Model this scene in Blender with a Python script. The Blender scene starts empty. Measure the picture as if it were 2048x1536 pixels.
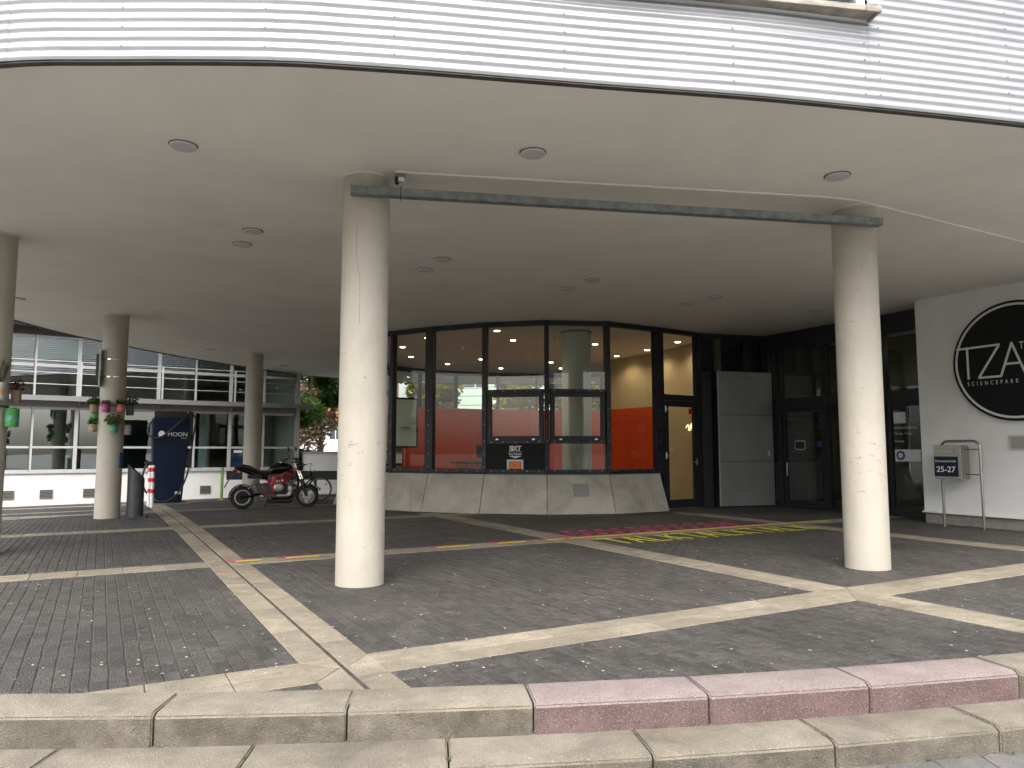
import bpy, bmesh, math, random
from mathutils import Matrix, Vector
R = math.radians
random.seed(7)
scene = bpy.context.scene
COL = scene.collection

# ------------------------------------------------------------------ camera, sky, sun, exposure
PITCH = math.atan(133 / 1470)
cam_d = bpy.data.cameras.new('camera')
cam_d.sensor_width = 36.0
cam_d.lens = 1470 / 2048 * 36
cam_d.clip_start = 0.05
cam_d.clip_end = 1500
cam = bpy.data.objects.new('camera', cam_d)
COL.objects.link(cam)
cam.location = (0, 0, 1.4)
cam.rotation_euler = (math.pi / 2 + PITCH, 0, 0)
scene.camera = cam

SUN_EL, SUN_TRAVEL = R(46), (0.14, 0.99)          # light travels away from the camera, a little to the right
world = bpy.data.worlds.new('World')
scene.world = world
world.use_nodes = True
wn = world.node_tree
wn.nodes.clear()
sky = wn.nodes.new('ShaderNodeTexSky')
sky.sky_type = 'NISHITA'
sky.sun_disc = False
sky.sun_elevation = SUN_EL
sky.sun_rotation = math.atan2(-SUN_TRAVEL[0], -SUN_TRAVEL[1])
sky.air_density = 1.0
sky.dust_density = 4.0
hs = wn.nodes.new('ShaderNodeHueSaturation')
hs.inputs['Saturation'].default_value = 0.42
bg = wn.nodes.new('ShaderNodeBackground')
bg.inputs['Strength'].default_value = 0.15
wo = wn.nodes.new('ShaderNodeOutputWorld')
wn.links.new(sky.outputs[0], hs.inputs['Color'])
wn.links.new(hs.outputs[0], bg.inputs['Color'])
wn.links.new(bg.outputs[0], wo.inputs['Surface'])

sd = bpy.data.lights.new('sun', 'SUN')
sd.energy = 0.7
sd.angle = R(60)
sd.color = (1.0, 0.95, 0.87)
sun = bpy.data.objects.new('sun', sd)
COL.objects.link(sun)
_d = Vector((SUN_TRAVEL[0] * math.cos(SUN_EL), SUN_TRAVEL[1] * math.cos(SUN_EL), -math.sin(SUN_EL)))
sun.rotation_euler = _d.to_track_quat('-Z', 'Y').to_euler()
sun.location = (-10, -25, 20)

vs = scene.view_settings
vs.view_transform = 'Standard'
vs.look = 'None'
vs.gamma = 1.0
vs.use_curve_mapping = False
vs.exposure = 1.5
scene.cycles.max_bounces = 6
scene.cycles.diffuse_bounces = 4
scene.cycles.glossy_bounces = 2
scene.cycles.transparent_max_bounces = 10
scene.cycles.use_adaptive_sampling = True
scene.cycles.adaptive_threshold = 0.025
scene.cycles.use_denoising = True
scene.cycles.sample_clamp_indirect = 6.0
scene.cycles.caustics_reflective = False
scene.cycles.caustics_refractive = False

# ------------------------------------------------------------------ helpers
WM = {}          # world matrix of every object made here (roots and their parts)


def smooth_mesh(me, angle=35):
    for p in me.polygons:
        p.use_smooth = True
    me.set_sharp_from_angle(angle=R(angle))


def tag(o, label=None, cat=None, group=None, kind=None):
    if label:
        o['label'] = label
    if cat:
        o['category'] = cat
    if group:
        o['group'] = group
    if kind:
        o['kind'] = kind
    return o


def root(name, loc, rz=0.0, label=None, cat=None, group=None, kind=None):
    o = bpy.data.objects.new(name, None)
    o.empty_display_size = 0.2
    COL.objects.link(o)
    o.location = loc
    o.rotation_euler = (0, 0, rz)
    WM[o.name] = Matrix.Translation(loc) @ Matrix.Rotation(rz, 4, 'Z')
    return tag(o, label, cat, group, kind)


class MB:
    def __init__(s, M=None, world=False):
        s.v, s.f, s.M, s.world = [], [], M, world

    def add(s, vs_, fs):
        b = len(s.v)
        if s.M is not None:
            vs_ = [s.M @ Vector(p) for p in vs_]
        s.v += [tuple(p) for p in vs_]
        s.f += [tuple(b + i for i in f) for f in fs]
        return s

    def box(s, x0, x1, y0, y1, z0, z1):
        return s.add([(x0, y0, z0), (x1, y0, z0), (x1, y1, z0), (x0, y1, z0), (x0, y0, z1), (x1, y0, z1), (x1, y1, z1), (x0, y1, z1)],
                     [(0, 3, 2, 1), (4, 5, 6, 7), (0, 1, 5, 4), (1, 2, 6, 5), (2, 3, 7, 6), (3, 0, 4, 7)])

    def hexa(s, bot, top):
        n = len(bot)
        return s.add(list(bot) + list(top), [tuple(reversed(range(n))), tuple(range(n, 2 * n))] +
                     [(i, (i + 1) % n, n + (i + 1) % n, n + i) for i in range(n)])

    def prism(s, poly, z0, z1):
        return s.hexa([(x, y, z0) for x, y in poly], [(x, y, z1) for x, y in poly])

    def slabxz(s, poly, y0, y1):      # outline in x, z, thick along y
        return s.hexa([(x, y1, z) for x, z in poly], [(x, y0, z) for x, z in poly])

    def lathe(s, prof, n=24, c=(0, 0, 0), caps=True):
        vs_, fs = [], []
        for r, z in prof:
            for i in range(n):
                a = 2 * math.pi * i / n
                vs_.append((c[0] + r * math.cos(a), c[1] + r * math.sin(a), c[2] + z))
        for k in range(len(prof) - 1):
            for i in range(n):
                j = (i + 1) % n
                fs.append((k * n + i, k * n + j, (k + 1) * n + j, (k + 1) * n + i))
        if caps:
            fs.append(tuple(reversed(range(n))))
            fs.append(tuple(range((len(prof) - 1) * n, len(prof) * n)))
        return s.add(vs_, fs)

    def tube(s, pts, r, n=8, caps=True):
        pts = [Vector(p) for p in pts]
        rs = r if isinstance(r, (list, tuple)) else [r] * len(pts)
        vs_, fs = [], []
        t0 = (pts[1] - pts[0]).normalized()
        up = Vector((0, 0, 1)) if abs(t0.z) < 0.9 else Vector((1, 0, 0))
        a = t0.cross(up).normalized()
        for i, p in enumerate(pts):
            t = (pts[min(i + 1, len(pts) - 1)] - pts[max(i - 1, 0)]).normalized()
            a = (a - t * a.dot(t)).normalized()
            b = t.cross(a)
            for k in range(n):
                w = 2 * math.pi * k / n
                vs_.append(p + (a * math.cos(w) + b * math.sin(w)) * rs[i])
        for i in range(len(pts) - 1):
            for k in range(n):
                j = (k + 1) % n
                fs.append((i * n + k, i * n + j, (i + 1) * n + j, (i + 1) * n + k))
        if caps:
            fs.append(tuple(reversed(range(n))))
            fs.append(tuple(range((len(pts) - 1) * n, len(pts) * n)))
        return s.add(vs_, fs)

    def torus(s, c, R_, r, n=36, m=10, squash=1.0):   # wheel in the local xz plane, axle along y
        vs_, fs = [], []
        for i in range(n):
            a = 2 * math.pi * i / n
            for k in range(m):
                b = 2 * math.pi * k / m
                q = R_ + r * math.cos(b)
                vs_.append((c[0] + q * math.cos(a), c[1] + r * squash * math.sin(b), c[2] + q * math.sin(a)))
        for i in range(n):
            for k in range(m):
                fs.append((i * m + k, i * m + (k + 1) % m, ((i + 1) % n) * m + (k + 1) % m, ((i + 1) % n) * m + k))
        return s.add(vs_, fs)

    def ball(s, c, rx, ry, rz, n=14, m=9):
        vs_, fs = [], []
        for k in range(1, m):
            t = math.pi * k / m
            for i in range(n):
                a = 2 * math.pi * i / n
                vs_.append((c[0] + rx * math.sin(t) * math.cos(a), c[1] + ry * math.sin(t) * math.sin(a), c[2] + rz * math.cos(t)))
        for k in range(m - 2):
            for i in range(n):
                j = (i + 1) % n
                fs.append((k * n + i, (k + 1) * n + i, (k + 1) * n + j, k * n + j))
        T, B = len(vs_), len(vs_) + 1
        vs_ += [(c[0], c[1], c[2] + rz), (c[0], c[1], c[2] - rz)]
        for i in range(n):
            j = (i + 1) % n
            fs.append((T, i, j))
            fs.append((B, (m - 2) * n + j, (m - 2) * n + i))
        return s.add(vs_, fs)

    def loft(s, secs, caps=True):     # closed cross sections, all with the same number of points
        n = len(secs[0])
        fs = []
        for k in range(len(secs) - 1):
            for i in range(n):
                j = (i + 1) % n
                fs.append((k * n + i, k * n + j, (k + 1) * n + j, (k + 1) * n + i))
        if caps:
            fs += [tuple(reversed(range(n))), tuple(range((len(secs) - 1) * n, len(secs) * n))]
        return s.add([p for q in secs for p in q], fs)

    def build(s, name, m, parent=None, bevel=0.0, seg=1, angle=35, fix=True):
        vs_ = s.v
        P = WM[parent.name] if parent is not None else Matrix.Identity(4)
        if s.world and parent is not None:
            inv = P.inverted()
            vs_ = [tuple(inv @ Vector(p)) for p in vs_]
        me = bpy.data.meshes.new(name)
        me.from_pydata(vs_, [], s.f)
        if bevel or fix:
            bm = bmesh.new()
            bm.from_mesh(me)
            if fix:
                bmesh.ops.recalc_face_normals(bm, faces=bm.faces)
            if bevel:
                es = [e for e in bm.edges if len(e.link_faces) == 2 and e.calc_face_angle() > R(30)]
                bmesh.ops.bevel(bm, geom=es, offset=bevel, segments=seg, affect='EDGES', clamp_overlap=True)
            bm.to_mesh(me)
            bm.free()
        smooth_mesh(me, angle)
        if m is not None:
            me.materials.append(m)
        o = bpy.data.objects.new(name, me)
        COL.objects.link(o)
        if parent is not None:
            o.parent = parent
        WM[o.name] = P
        return o


def copy_part(src, parent, loc=(0, 0, 0), rot=(0, 0, 0)):
    c = src.copy()
    COL.objects.link(c)
    c.parent = parent
    c.location = loc
    c.rotation_euler = rot
    WM[c.name] = WM[parent.name] @ Matrix.Translation(loc) @ Matrix.Rotation(rot[2], 4, 'Z')
    return c


def wallM(p, q):
    """local frame on a wall from p (viewer's left) to q: x along, y into the wall, z up"""
    a = math.atan2(q[1] - p[1], q[0] - p[0])
    return Matrix.Translation((p[0], p[1], 0)) @ Matrix.Rotation(a, 4, 'Z'), math.hypot(q[0] - p[0], q[1] - p[1])


def text(name, body, size, M, m, parent, bold=0.0, depth=0.004, align='CENTER', sx=1.0, spacing=1.0, world=False):
    """lettering whose plane is local xz of M, facing -y"""
    cu = bpy.data.curves.new(name, 'FONT')
    cu.body = body
    cu.size = size
    cu.align_x = align
    cu.extrude = depth
    cu.offset = bold
    cu.space_character = spacing
    cu.resolution_u = 4
    t = bpy.data.objects.new(name, cu)
    COL.objects.link(t)
    dg = bpy.context.evaluated_depsgraph_get()
    me = bpy.data.meshes.new_from_object(t.evaluated_get(dg))
    bpy.data.objects.remove(t)
    bpy.data.curves.remove(cu)
    if world:
        M = WM[parent.name].inverted() @ M
    me.transform(M @ Matrix.Rotation(math.pi / 2, 4, 'X') @ Matrix.Diagonal((sx, 1, 1, 1)))
    me.materials.clear()
    me.materials.append(m)
    o = bpy.data.objects.new(name, me)
    COL.objects.link(o)
    o.parent = parent
    WM[o.name] = WM[parent.name]
    return o


ORD = ['first', 'second', 'third', 'fourth', 'fifth', 'sixth', 'seventh', 'eighth', 'ninth', 'tenth', 'eleventh', 'twelfth']

# ------------------------------------------------------------------ materials


def mat(name, c, c2=None, scale=4.0, lo=0.35, hi=0.65, rough=0.6, metal=0.0, bump=0.0, bscale=60.0, specks=(), rand=0.0,
        spec=0.5, stretch=(1, 1, 1), em=None, coat=0.0, rvar=0.0, stain=None):
    m = bpy.data.materials.new(name)
    m.use_nodes = True
    nt = m.node_tree
    N, L = nt.nodes, nt.links
    b = N['Principled BSDF']
    b.inputs['Roughness'].default_value = rough
    b.inputs['Metallic'].default_value = metal
    b.inputs['Specular IOR Level'].default_value = spec
    if coat:
        b.inputs['Coat Weight'].default_value = coat
        b.inputs['Coat Roughness'].default_value = 0.08
    b.inputs['Base Color'].default_value = (*c, 1)
    pos = None
    if c2 is not None or specks or bump or stain:
        g = N.new('ShaderNodeNewGeometry')
        mp = N.new('ShaderNodeMapping')
        mp.inputs['Scale'].default_value = stretch
        L.new(g.outputs['Position'], mp.inputs['Vector'])
        pos = mp.outputs[0]
    col = None
    if c2 is not None:
        n = N.new('ShaderNodeTexNoise')
        n.inputs['Scale'].default_value = scale
        n.inputs['Detail'].default_value = 4
        n.inputs['Roughness'].default_value = 0.62
        L.new(pos, n.inputs['Vector'])
        mr = N.new('ShaderNodeMapRange')
        mr.inputs['From Min'].default_value = lo
        mr.inputs['From Max'].default_value = hi
        L.new(n.outputs['Fac'], mr.inputs['Value'])
        mx = N.new('ShaderNodeMix')
        mx.data_type = 'RGBA'
        mx.inputs[6].default_value = (*c, 1)
        mx.inputs[7].default_value = (*c2, 1)
        L.new(mr.outputs[0], mx.inputs[0])
        col = mx.outputs[2]
        if rvar:
            ma = N.new('ShaderNodeMath')
            ma.operation = 'MULTIPLY_ADD'
            ma.inputs[1].default_value = rvar
            ma.inputs[2].default_value = rough - rvar / 2
            L.new(n.outputs['Fac'], ma.inputs[0])
            L.new(ma.outputs[0], b.inputs['Roughness'])
    for sc_, thr, keep, sc_col in specks:      # round specks: voronoi cells, of which a share is kept
        vo = N.new('ShaderNodeTexVoronoi')
        vo.inputs['Scale'].default_value = sc_
        L.new(pos, vo.inputs['Vector'])
        lt = N.new('ShaderNodeMapRange')
        lt.inputs['From Min'].default_value = thr
        lt.inputs['From Max'].default_value = thr * 0.6
        L.new(vo.outputs['Distance'], lt.inputs['Value'])
        sx = N.new('ShaderNodeSeparateColor')
        L.new(vo.outputs['Color'], sx.inputs[0])
        k = N.new('ShaderNodeMath')
        k.operation = 'LESS_THAN'
        k.inputs[1].default_value = keep
        L.new(sx.outputs[0], k.inputs[0])
        mu = N.new('ShaderNodeMath')
        mu.operation = 'MULTIPLY'
        L.new(lt.outputs[0], mu.inputs[0])
        L.new(k.outputs[0], mu.inputs[1])
        mx = N.new('ShaderNodeMix')
        mx.data_type = 'RGBA'
        mx.inputs[6].default_value = (*c, 1)
        if col is not None:
            L.new(col, mx.inputs[6])
        mx.inputs[7].default_value = (*sc_col, 1)
        L.new(mu.outputs[0], mx.inputs[0])
        col = mx.outputs[2]
    if stain:
        sn = N.new('ShaderNodeTexNoise')
        sn.inputs['Scale'].default_value = stain[0]
        sn.inputs['Detail'].default_value = 5
        sn.inputs['Roughness'].default_value = 0.7
        sn.inputs['Distortion'].default_value = 0.8
        L.new(pos, sn.inputs['Vector'])
        sr = N.new('ShaderNodeMapRange')
        sr.inputs['From Min'].default_value = 0.38
        sr.inputs['From Max'].default_value = 0.68
        sr.inputs['To Min'].default_value = 1.0 + stain[1] * 0.4
        sr.inputs['To Max'].default_value = 1.0 - stain[1]
        L.new(sn.outputs['Fac'], sr.inputs['Value'])
        sh_ = N.new('ShaderNodeHueSaturation')
        sh_.inputs['Color'].default_value = (*c, 1)
        if col is not None:
            L.new(col, sh_.inputs['Color'])
        L.new(sr.outputs[0], sh_.inputs['Value'])
        col = sh_.outputs[0]
    if rand:
        oi = N.new('ShaderNodeObjectInfo')
        g2 = N.new('ShaderNodeNewGeometry')
        ad = N.new('ShaderNodeMath')
        L.new(oi.outputs['Random'], ad.inputs[0])
        L.new(g2.outputs['Random Per Island'], ad.inputs[1])
        fr = N.new('ShaderNodeMath')
        fr.operation = 'FRACT'
        L.new(ad.outputs[0], fr.inputs[0])
        mr = N.new('ShaderNodeMapRange')
        mr.inputs['To Min'].default_value = 1 - rand
        mr.inputs['To Max'].default_value = 1 + rand
        L.new(fr.outputs[0], mr.inputs['Value'])
        hv = N.new('ShaderNodeHueSaturation')
        hv.inputs['Color'].default_value = (*c, 1)
        if col is not None:
            L.new(col, hv.inputs['Color'])
        L.new(mr.outputs[0], hv.inputs['Value'])
        col = hv.outputs[0]
    if col is not None:
        L.new(col, b.inputs['Base Color'])
    if bump:
        n2 = N.new('ShaderNodeTexNoise')
        n2.inputs['Scale'].default_value = bscale
        n2.inputs['Detail'].default_value = 2
        L.new(pos, n2.inputs['Vector'])
        bp = N.new('ShaderNodeBump')
        bp.inputs['Strength'].default_value = bump
        bp.inputs['Distance'].default_value = 0.02
        L.new(n2.outputs['Fac'], bp.inputs['Height'])
        L.new(bp.outputs[0], b.inputs['Normal'])
    if em:
        b.inputs['Emission Color'].default_value = (*em[0], 1)
        b.inputs['Emission Strength'].default_value = em[1]
    return m


def glass(name, tint=(0.8, 0.85, 0.83), ior=1.7, rough=0.0, wob=0.0):
    m = bpy.data.materials.new(name)
    m.use_nodes = True
    nt = m.node_tree
    nt.nodes.clear()
    N, L = nt.nodes, nt.links
    out = N.new('ShaderNodeOutputMaterial')
    tr = N.new('ShaderNodeBsdfTransparent')
    tr.inputs[0].default_value = (*tint, 1)
    gl = N.new('ShaderNodeBsdfGlossy')
    gl.inputs['Roughness'].default_value = rough
    fr = N.new('ShaderNodeLayerWeight')
    fr.inputs['Blend'].default_value = 0.5
    f0 = ((ior - 1) / (ior + 1)) ** 2
    pw_ = N.new('ShaderNodeMath')
    pw_.operation = 'POWER'
    pw_.inputs[1].default_value = 5.0
    L.new(fr.outputs['Facing'], pw_.inputs[0])
    ma_ = N.new('ShaderNodeMath')
    ma_.operation = 'MULTIPLY_ADD'
    ma_.inputs[1].default_value = 1 - f0
    ma_.inputs[2].default_value = f0
    L.new(pw_.outputs[0], ma_.inputs[0])
    mx = N.new('ShaderNodeMixShader')
    L.new(ma_.outputs[0], mx.inputs[0])
    L.new(tr.outputs[0], mx.inputs[1])
    L.new(gl.outputs[0], mx.inputs[2])
    L.new(mx.outputs[0], out.inputs[0])
    if wob:
        g = N.new('ShaderNodeNewGeometry')
        n = N.new('ShaderNodeTexNoise')
        n.inputs['Scale'].default_value = 0.9
        n.inputs['Detail'].default_value = 1
        L.new(g.outputs['Position'], n.inputs['Vector'])
        bp = N.new('ShaderNodeBump')
        bp.inputs['Strength'].default_value = wob
        bp.inputs['Distance'].default_value = 0.05
        L.new(n.outputs['Fac'], bp.inputs['Height'])
        L.new(bp.outputs[0], gl.inputs['Normal'])
        L.new(bp.outputs[0], fr.inputs['Normal'])
    return m


def leafmat(name, c, c2, trans=0.35):
    m = mat(name, c, c2, scale=1.3, rough=0.55, rand=0.35)
    nt = m.node_tree
    b = nt.nodes['Principled BSDF']
    t = nt.nodes.new('ShaderNodeBsdfTranslucent')
    t.inputs[0].default_value = (*[min(1, x * 1.6) for x in c2], 1)
    mx = nt.nodes.new('ShaderNodeMixShader')
    mx.inputs[0].default_value = trans
    nt.links.new(b.outputs[0], mx.inputs[1])
    nt.links.new(t.outputs[0], mx.inputs[2])
    nt.links.new(mx.outputs[0], nt.nodes['Material Output'].inputs[0])
    return m


K = {}
K['basalt'] = mat('basalt_paver', (0.058, 0.053, 0.048), (0.094, 0.087, 0.079), scale=14, rough=0.68, bump=0.9, bscale=70, rand=0.22, stain=(0.55, 0.30),
                  specks=((75, 0.40, 0.22, (0.145, 0.137, 0.128)), (60, 0.42, 0.24, (0.030, 0.028, 0.026)), (2.2, 0.045, 0.5, (0.24, 0.24, 0.235)), (7, 0.05, 0.12, (0.30, 0.30, 0.29))))
K['joint'] = mat('joint_sand', (0.036, 0.033, 0.030), (0.075, 0.068, 0.058), scale=9, rough=0.95)
K['asphalt'] = mat('asphalt', (0.09, 0.09, 0.092), (0.13, 0.13, 0.13), scale=3, rough=0.9, bump=0.4, bscale=200)
K['slab'] = mat('tan_slab', (0.315, 0.272, 0.205), (0.24, 0.207, 0.157), scale=7, rough=0.85, bump=0.6, bscale=80, rand=0.14, stain=(0.9, 0.28),
                specks=((120, 0.40, 0.28, (0.42, 0.36, 0.275)), (65, 0.38, 0.22, (0.16, 0.135, 0.10)), (9, 0.05, 0.2, (0.13, 0.115, 0.095))))
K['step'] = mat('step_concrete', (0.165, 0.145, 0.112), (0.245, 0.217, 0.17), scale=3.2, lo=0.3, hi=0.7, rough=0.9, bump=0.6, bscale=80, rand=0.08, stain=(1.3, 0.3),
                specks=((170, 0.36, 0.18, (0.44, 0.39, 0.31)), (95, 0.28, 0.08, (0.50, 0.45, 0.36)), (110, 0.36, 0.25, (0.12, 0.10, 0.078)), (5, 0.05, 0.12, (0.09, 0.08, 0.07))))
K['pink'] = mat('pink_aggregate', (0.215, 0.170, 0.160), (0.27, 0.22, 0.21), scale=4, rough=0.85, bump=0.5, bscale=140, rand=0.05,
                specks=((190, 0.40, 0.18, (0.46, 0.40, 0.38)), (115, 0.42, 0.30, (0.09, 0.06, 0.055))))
K['riser'] = mat('grimy_shaded_riser', (0.105, 0.092, 0.070), (0.19, 0.17, 0.135), scale=6, lo=0.32, hi=0.68, rough=0.95, bump=0.6, bscale=110, stain=(1.6, 0.35),
                 specks=((150, 0.36, 0.12, (0.32, 0.28, 0.22)), (95, 0.26, 0.06, (0.42, 0.38, 0.30)), (100, 0.36, 0.2, (0.06, 0.05, 0.04))))  # riser grime, plus shade of the upright face painted into the colour
K['pinkriser'] = mat('shaded_pink_riser', (0.13, 0.084, 0.078), (0.18, 0.12, 0.115), scale=5, rough=0.9, bump=0.6, bscale=140,
                     specks=((170, 0.40, 0.20, (0.42, 0.37, 0.35)), (115, 0.42, 0.30, (0.05, 0.03, 0.028))))  # pink darkened to paint in the shade on the upright face
K['pave'] = mat('pavement_slab', (0.25, 0.245, 0.23), (0.33, 0.32, 0.30), scale=6, rough=0.9, bump=0.4, bscale=140, rand=0.1,
                specks=((190, 0.35, 0.25, (0.38, 0.37, 0.35)),))
K['pave2'] = mat('grey_paving_slab', (0.125, 0.12, 0.112), (0.175, 0.168, 0.157), scale=6, rough=0.9, bump=0.5, bscale=80, rand=0.12, stain=(1.4, 0.25),
                 specks=((110, 0.36, 0.25, (0.26, 0.25, 0.235)),))
K['column'] = mat('cream_column', (0.465, 0.432, 0.363), (0.41, 0.38, 0.317), scale=1.6, lo=0.42, hi=0.75, rough=0.7, bump=0.15, bscale=25, stretch=(1, 1, 0.6), stain=(1.1, 0.12),
                  specks=((7, 0.055, 0.35, (0.13, 0.11, 0.085)), (16, 0.085, 0.14, (0.20, 0.17, 0.13)), (3.1, 0.03, 0.5, (0.09, 0.075, 0.06))))
K['chip'] = mat('chipped_paint', (0.20, 0.175, 0.14), (0.36, 0.33, 0.28), scale=30, rough=0.9)
K['caulk'] = mat('caulk', (0.62, 0.60, 0.55), rough=0.8)
K['soffit'] = mat('soffit_plaster', (0.86, 0.845, 0.785), (0.83, 0.815, 0.755), scale=0.7, rough=0.9, bump=0.06, bscale=90, stain=(0.35, 0.07), specks=((1.3, 0.012, 0.5, (0.35, 0.33, 0.29)),))
K['corr'] = mat('corrugated_aluminium', (0.50, 0.505, 0.525), (0.45, 0.455, 0.475), scale=1.2, rough=0.38, metal=0.45, stretch=(1, 1, 3), rvar=0.12, stain=(0.8, 0.10))
K['trim'] = mat('dark_drip_trim', (0.055, 0.050, 0.045), (0.085, 0.075, 0.065), scale=5, rough=0.7)
K['sill'] = mat('weathered_sill', (0.24, 0.215, 0.175), (0.42, 0.39, 0.33), scale=6, rough=0.6, stretch=(1, 1, 4))
K['screw'] = mat('screw_head', (0.22, 0.20, 0.19), rough=0.5, metal=0.5)
K['anthra'] = mat('anthracite_frame', (0.014, 0.016, 0.020), (0.020, 0.023, 0.027), scale=3, rough=0.45, spec=0.35)
K['screwl'] = mat('steel_screw', (0.55, 0.55, 0.55), rough=0.35, metal=0.9)
K['concrete'] = mat('precast_concrete', (0.50, 0.47, 0.395), (0.40, 0.375, 0.31), scale=1.7, rough=0.85, bump=0.3, bscale=60, rand=0.06, stain=(0.9, 0.25),
                    specks=((40, 0.14, 0.12, (0.18, 0.165, 0.14)),))
K['glass'] = glass('window_glass', (0.92, 0.93, 0.91), 1.42)
K['glassd'] = glass('dark_window_glass', (0.74, 0.80, 0.78), 1.55, wob=0.05)
K['glassb'] = glass('mirror_window_glass', (0.66, 0.78, 0.77), 2.7, wob=0.04)
K['black'] = mat('black_panel', (0.006, 0.0065, 0.007), rough=0.55, spec=0.2)
K['white'] = mat('white_paint', (0.78, 0.78, 0.77), (0.72, 0.72, 0.71), scale=2, rough=0.7)
K['render'] = mat('white_render', (0.78, 0.79, 0.775), (0.74, 0.75, 0.735), scale=2.5, rough=0.9, bump=0.3, bscale=220,
                  specks=((3.5, 0.03, 0.25, (0.3, 0.29, 0.27)),))
K['orange'] = mat('orange_wall', (0.52, 0.060, 0.009), (0.46, 0.050, 0.008), scale=1, rough=0.3)
K['orangeb'] = mat('orange_flap', (0.75, 0.17, 0.02), rough=0.4)
K['cream'] = mat('cream_wall', (0.46, 0.37, 0.225), (0.42, 0.335, 0.20), scale=1.2, rough=0.85)
K['floor'] = mat('dark_floor', (0.30, 0.285, 0.26), (0.25, 0.24, 0.22), scale=4, rough=0.4)
K['incol'] = mat('painted_column', (0.50, 0.54, 0.49), rough=0.6)
K['metalp'] = mat('grey_metal_panel', (0.30, 0.30, 0.295), (0.26, 0.26, 0.255), scale=1.5, rough=0.42, metal=0.55)
K['steel'] = mat('brushed_steel', (0.34, 0.325, 0.295), (0.28, 0.265, 0.24), scale=5, rough=0.32, metal=0.9, stretch=(1, 1, 8))
K['galv'] = mat('galvanised_steel', (0.30, 0.32, 0.315), (0.19, 0.205, 0.205), scale=9, rough=0.55, metal=0.65)
K['navy'] = mat('navy_cabinet', (0.005, 0.011, 0.030), (0.006, 0.013, 0.034), scale=2, rough=0.5, spec=0.2)
K['rubber'] = mat('black_rubber', (0.014, 0.014, 0.014), rough=0.55)
K['tyre'] = mat('tyre_rubber', (0.018, 0.018, 0.018), (0.028, 0.027, 0.026), scale=20, rough=0.8)
K['bikeblack'] = mat('gloss_black_paint', (0.004, 0.004, 0.005), rough=0.22, spec=0.35)
K['seatv'] = mat('seat_vinyl', (0.013, 0.013, 0.014), rough=0.5, bump=0.2, bscale=150)
K['red'] = mat('red_paint', (0.40, 0.009, 0.008), rough=0.28, coat=0.5)
K['chrome'] = mat('chrome', (0.72, 0.72, 0.72), rough=0.14, metal=1.0)
K['alloy'] = mat('cast_alloy', (0.42, 0.42, 0.41), (0.34, 0.34, 0.33), scale=14, rough=0.4, metal=0.85)
K['lens'] = mat('red_lens', (0.35, 0.01, 0.01), rough=0.15)
K['amber'] = mat('amber_lens', (0.70, 0.20, 0.02), rough=0.2)
K['bin'] = mat('grey_bin', (0.045, 0.052, 0.058), (0.060, 0.066, 0.072), scale=5, rough=0.5, metal=0.2)
K['redp'] = mat('red_band', (0.55, 0.02, 0.02), rough=0.4)
K['green'] = mat('light_green_paint', (0.30, 0.50, 0.14), rough=0.5)
K['yellowt'] = mat('yellow_tape', (0.74, 0.69, 0.05), (0.58, 0.54, 0.06), scale=18, rough=0.6)
K['pinkt'] = mat('pink_tape', (0.62, 0.07, 0.20), (0.46, 0.07, 0.15), scale=18, rough=0.6)
K['whitel'] = mat('white_line', (0.55, 0.55, 0.53), (0.36, 0.36, 0.35), scale=12, rough=0.8)
K['yline'] = mat('faded_yellow_line', (0.30, 0.25, 0.07), (0.15, 0.13, 0.06), scale=10, rough=0.8)
K['lamp'] = mat('unlit_lamp_cover', (0.60, 0.585, 0.60), rough=0.4)
K['lit'] = mat('lit_downlight', (1, 0.8, 0.5), em=((1.0, 0.78, 0.42), 14.0))
K['litw'] = mat('lit_lobby_lamp', (1, 1, 0.95), em=((1.0, 0.93, 0.8), 10.0))
K['neon'] = mat('neon_tube', (1, 0.7, 0.4), em=((1.0, 0.6, 0.3), 2.0))
K['frame'] = mat('light_grey_frame', (0.56, 0.56, 0.56), (0.50, 0.50, 0.50), scale=3, rough=0.42, metal=0.2)
K['beam'] = mat('grey_beam', (0.28, 0.28, 0.285), rough=0.5, metal=0.4)
K['blind'] = mat('pale_blind', (0.62, 0.70, 0.61), rough=0.75)
K['vblind'] = mat('vertical_blind', (0.55, 0.53, 0.47), rough=0.8)
K['grille'] = mat('vent_grille', (0.16, 0.155, 0.145), rough=0.6)
K['room'] = mat('office_room', (0.50, 0.47, 0.40), (0.44, 0.41, 0.35), scale=0.6, rough=0.9)
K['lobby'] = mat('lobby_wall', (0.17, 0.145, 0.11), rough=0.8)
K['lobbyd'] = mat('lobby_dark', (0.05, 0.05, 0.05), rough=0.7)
K['grime'] = mat('plinth_concrete', (0.27, 0.26, 0.235), (0.20, 0.19, 0.17), scale=7, rough=0.9, bump=0.3, bscale=80)
K['signtxt'] = mat('sign_lettering', (0.62, 0.64, 0.64), rough=0.5)
K['blue'] = mat('blue_plate', (0.006, 0.009, 0.028), rough=0.45, spec=0.3)
K['stickb'] = mat('blue_sticker', (0.03, 0.08, 0.22), rough=0.5)
K['stickw'] = mat('white_sticker', (0.72, 0.74, 0.76), rough=0.5)
K['stickr'] = mat('red_sticker', (0.55, 0.03, 0.02), rough=0.5)
K['bark'] = mat('bark', (0.075, 0.058, 0.042), (0.12, 0.10, 0.075), scale=8, rough=0.95, stretch=(1, 1, 0.25))
K['leafg'] = leafmat('green_leaves', (0.035, 0.085, 0.014), (0.085, 0.15, 0.02))
K['leafy'] = leafmat('yellow_leaves', (0.40, 0.29, 0.008), (0.26, 0.26, 0.02))
K['leafb'] = leafmat('russet_leaves', (0.10, 0.075, 0.045), (0.16, 0.11, 0.06))
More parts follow.
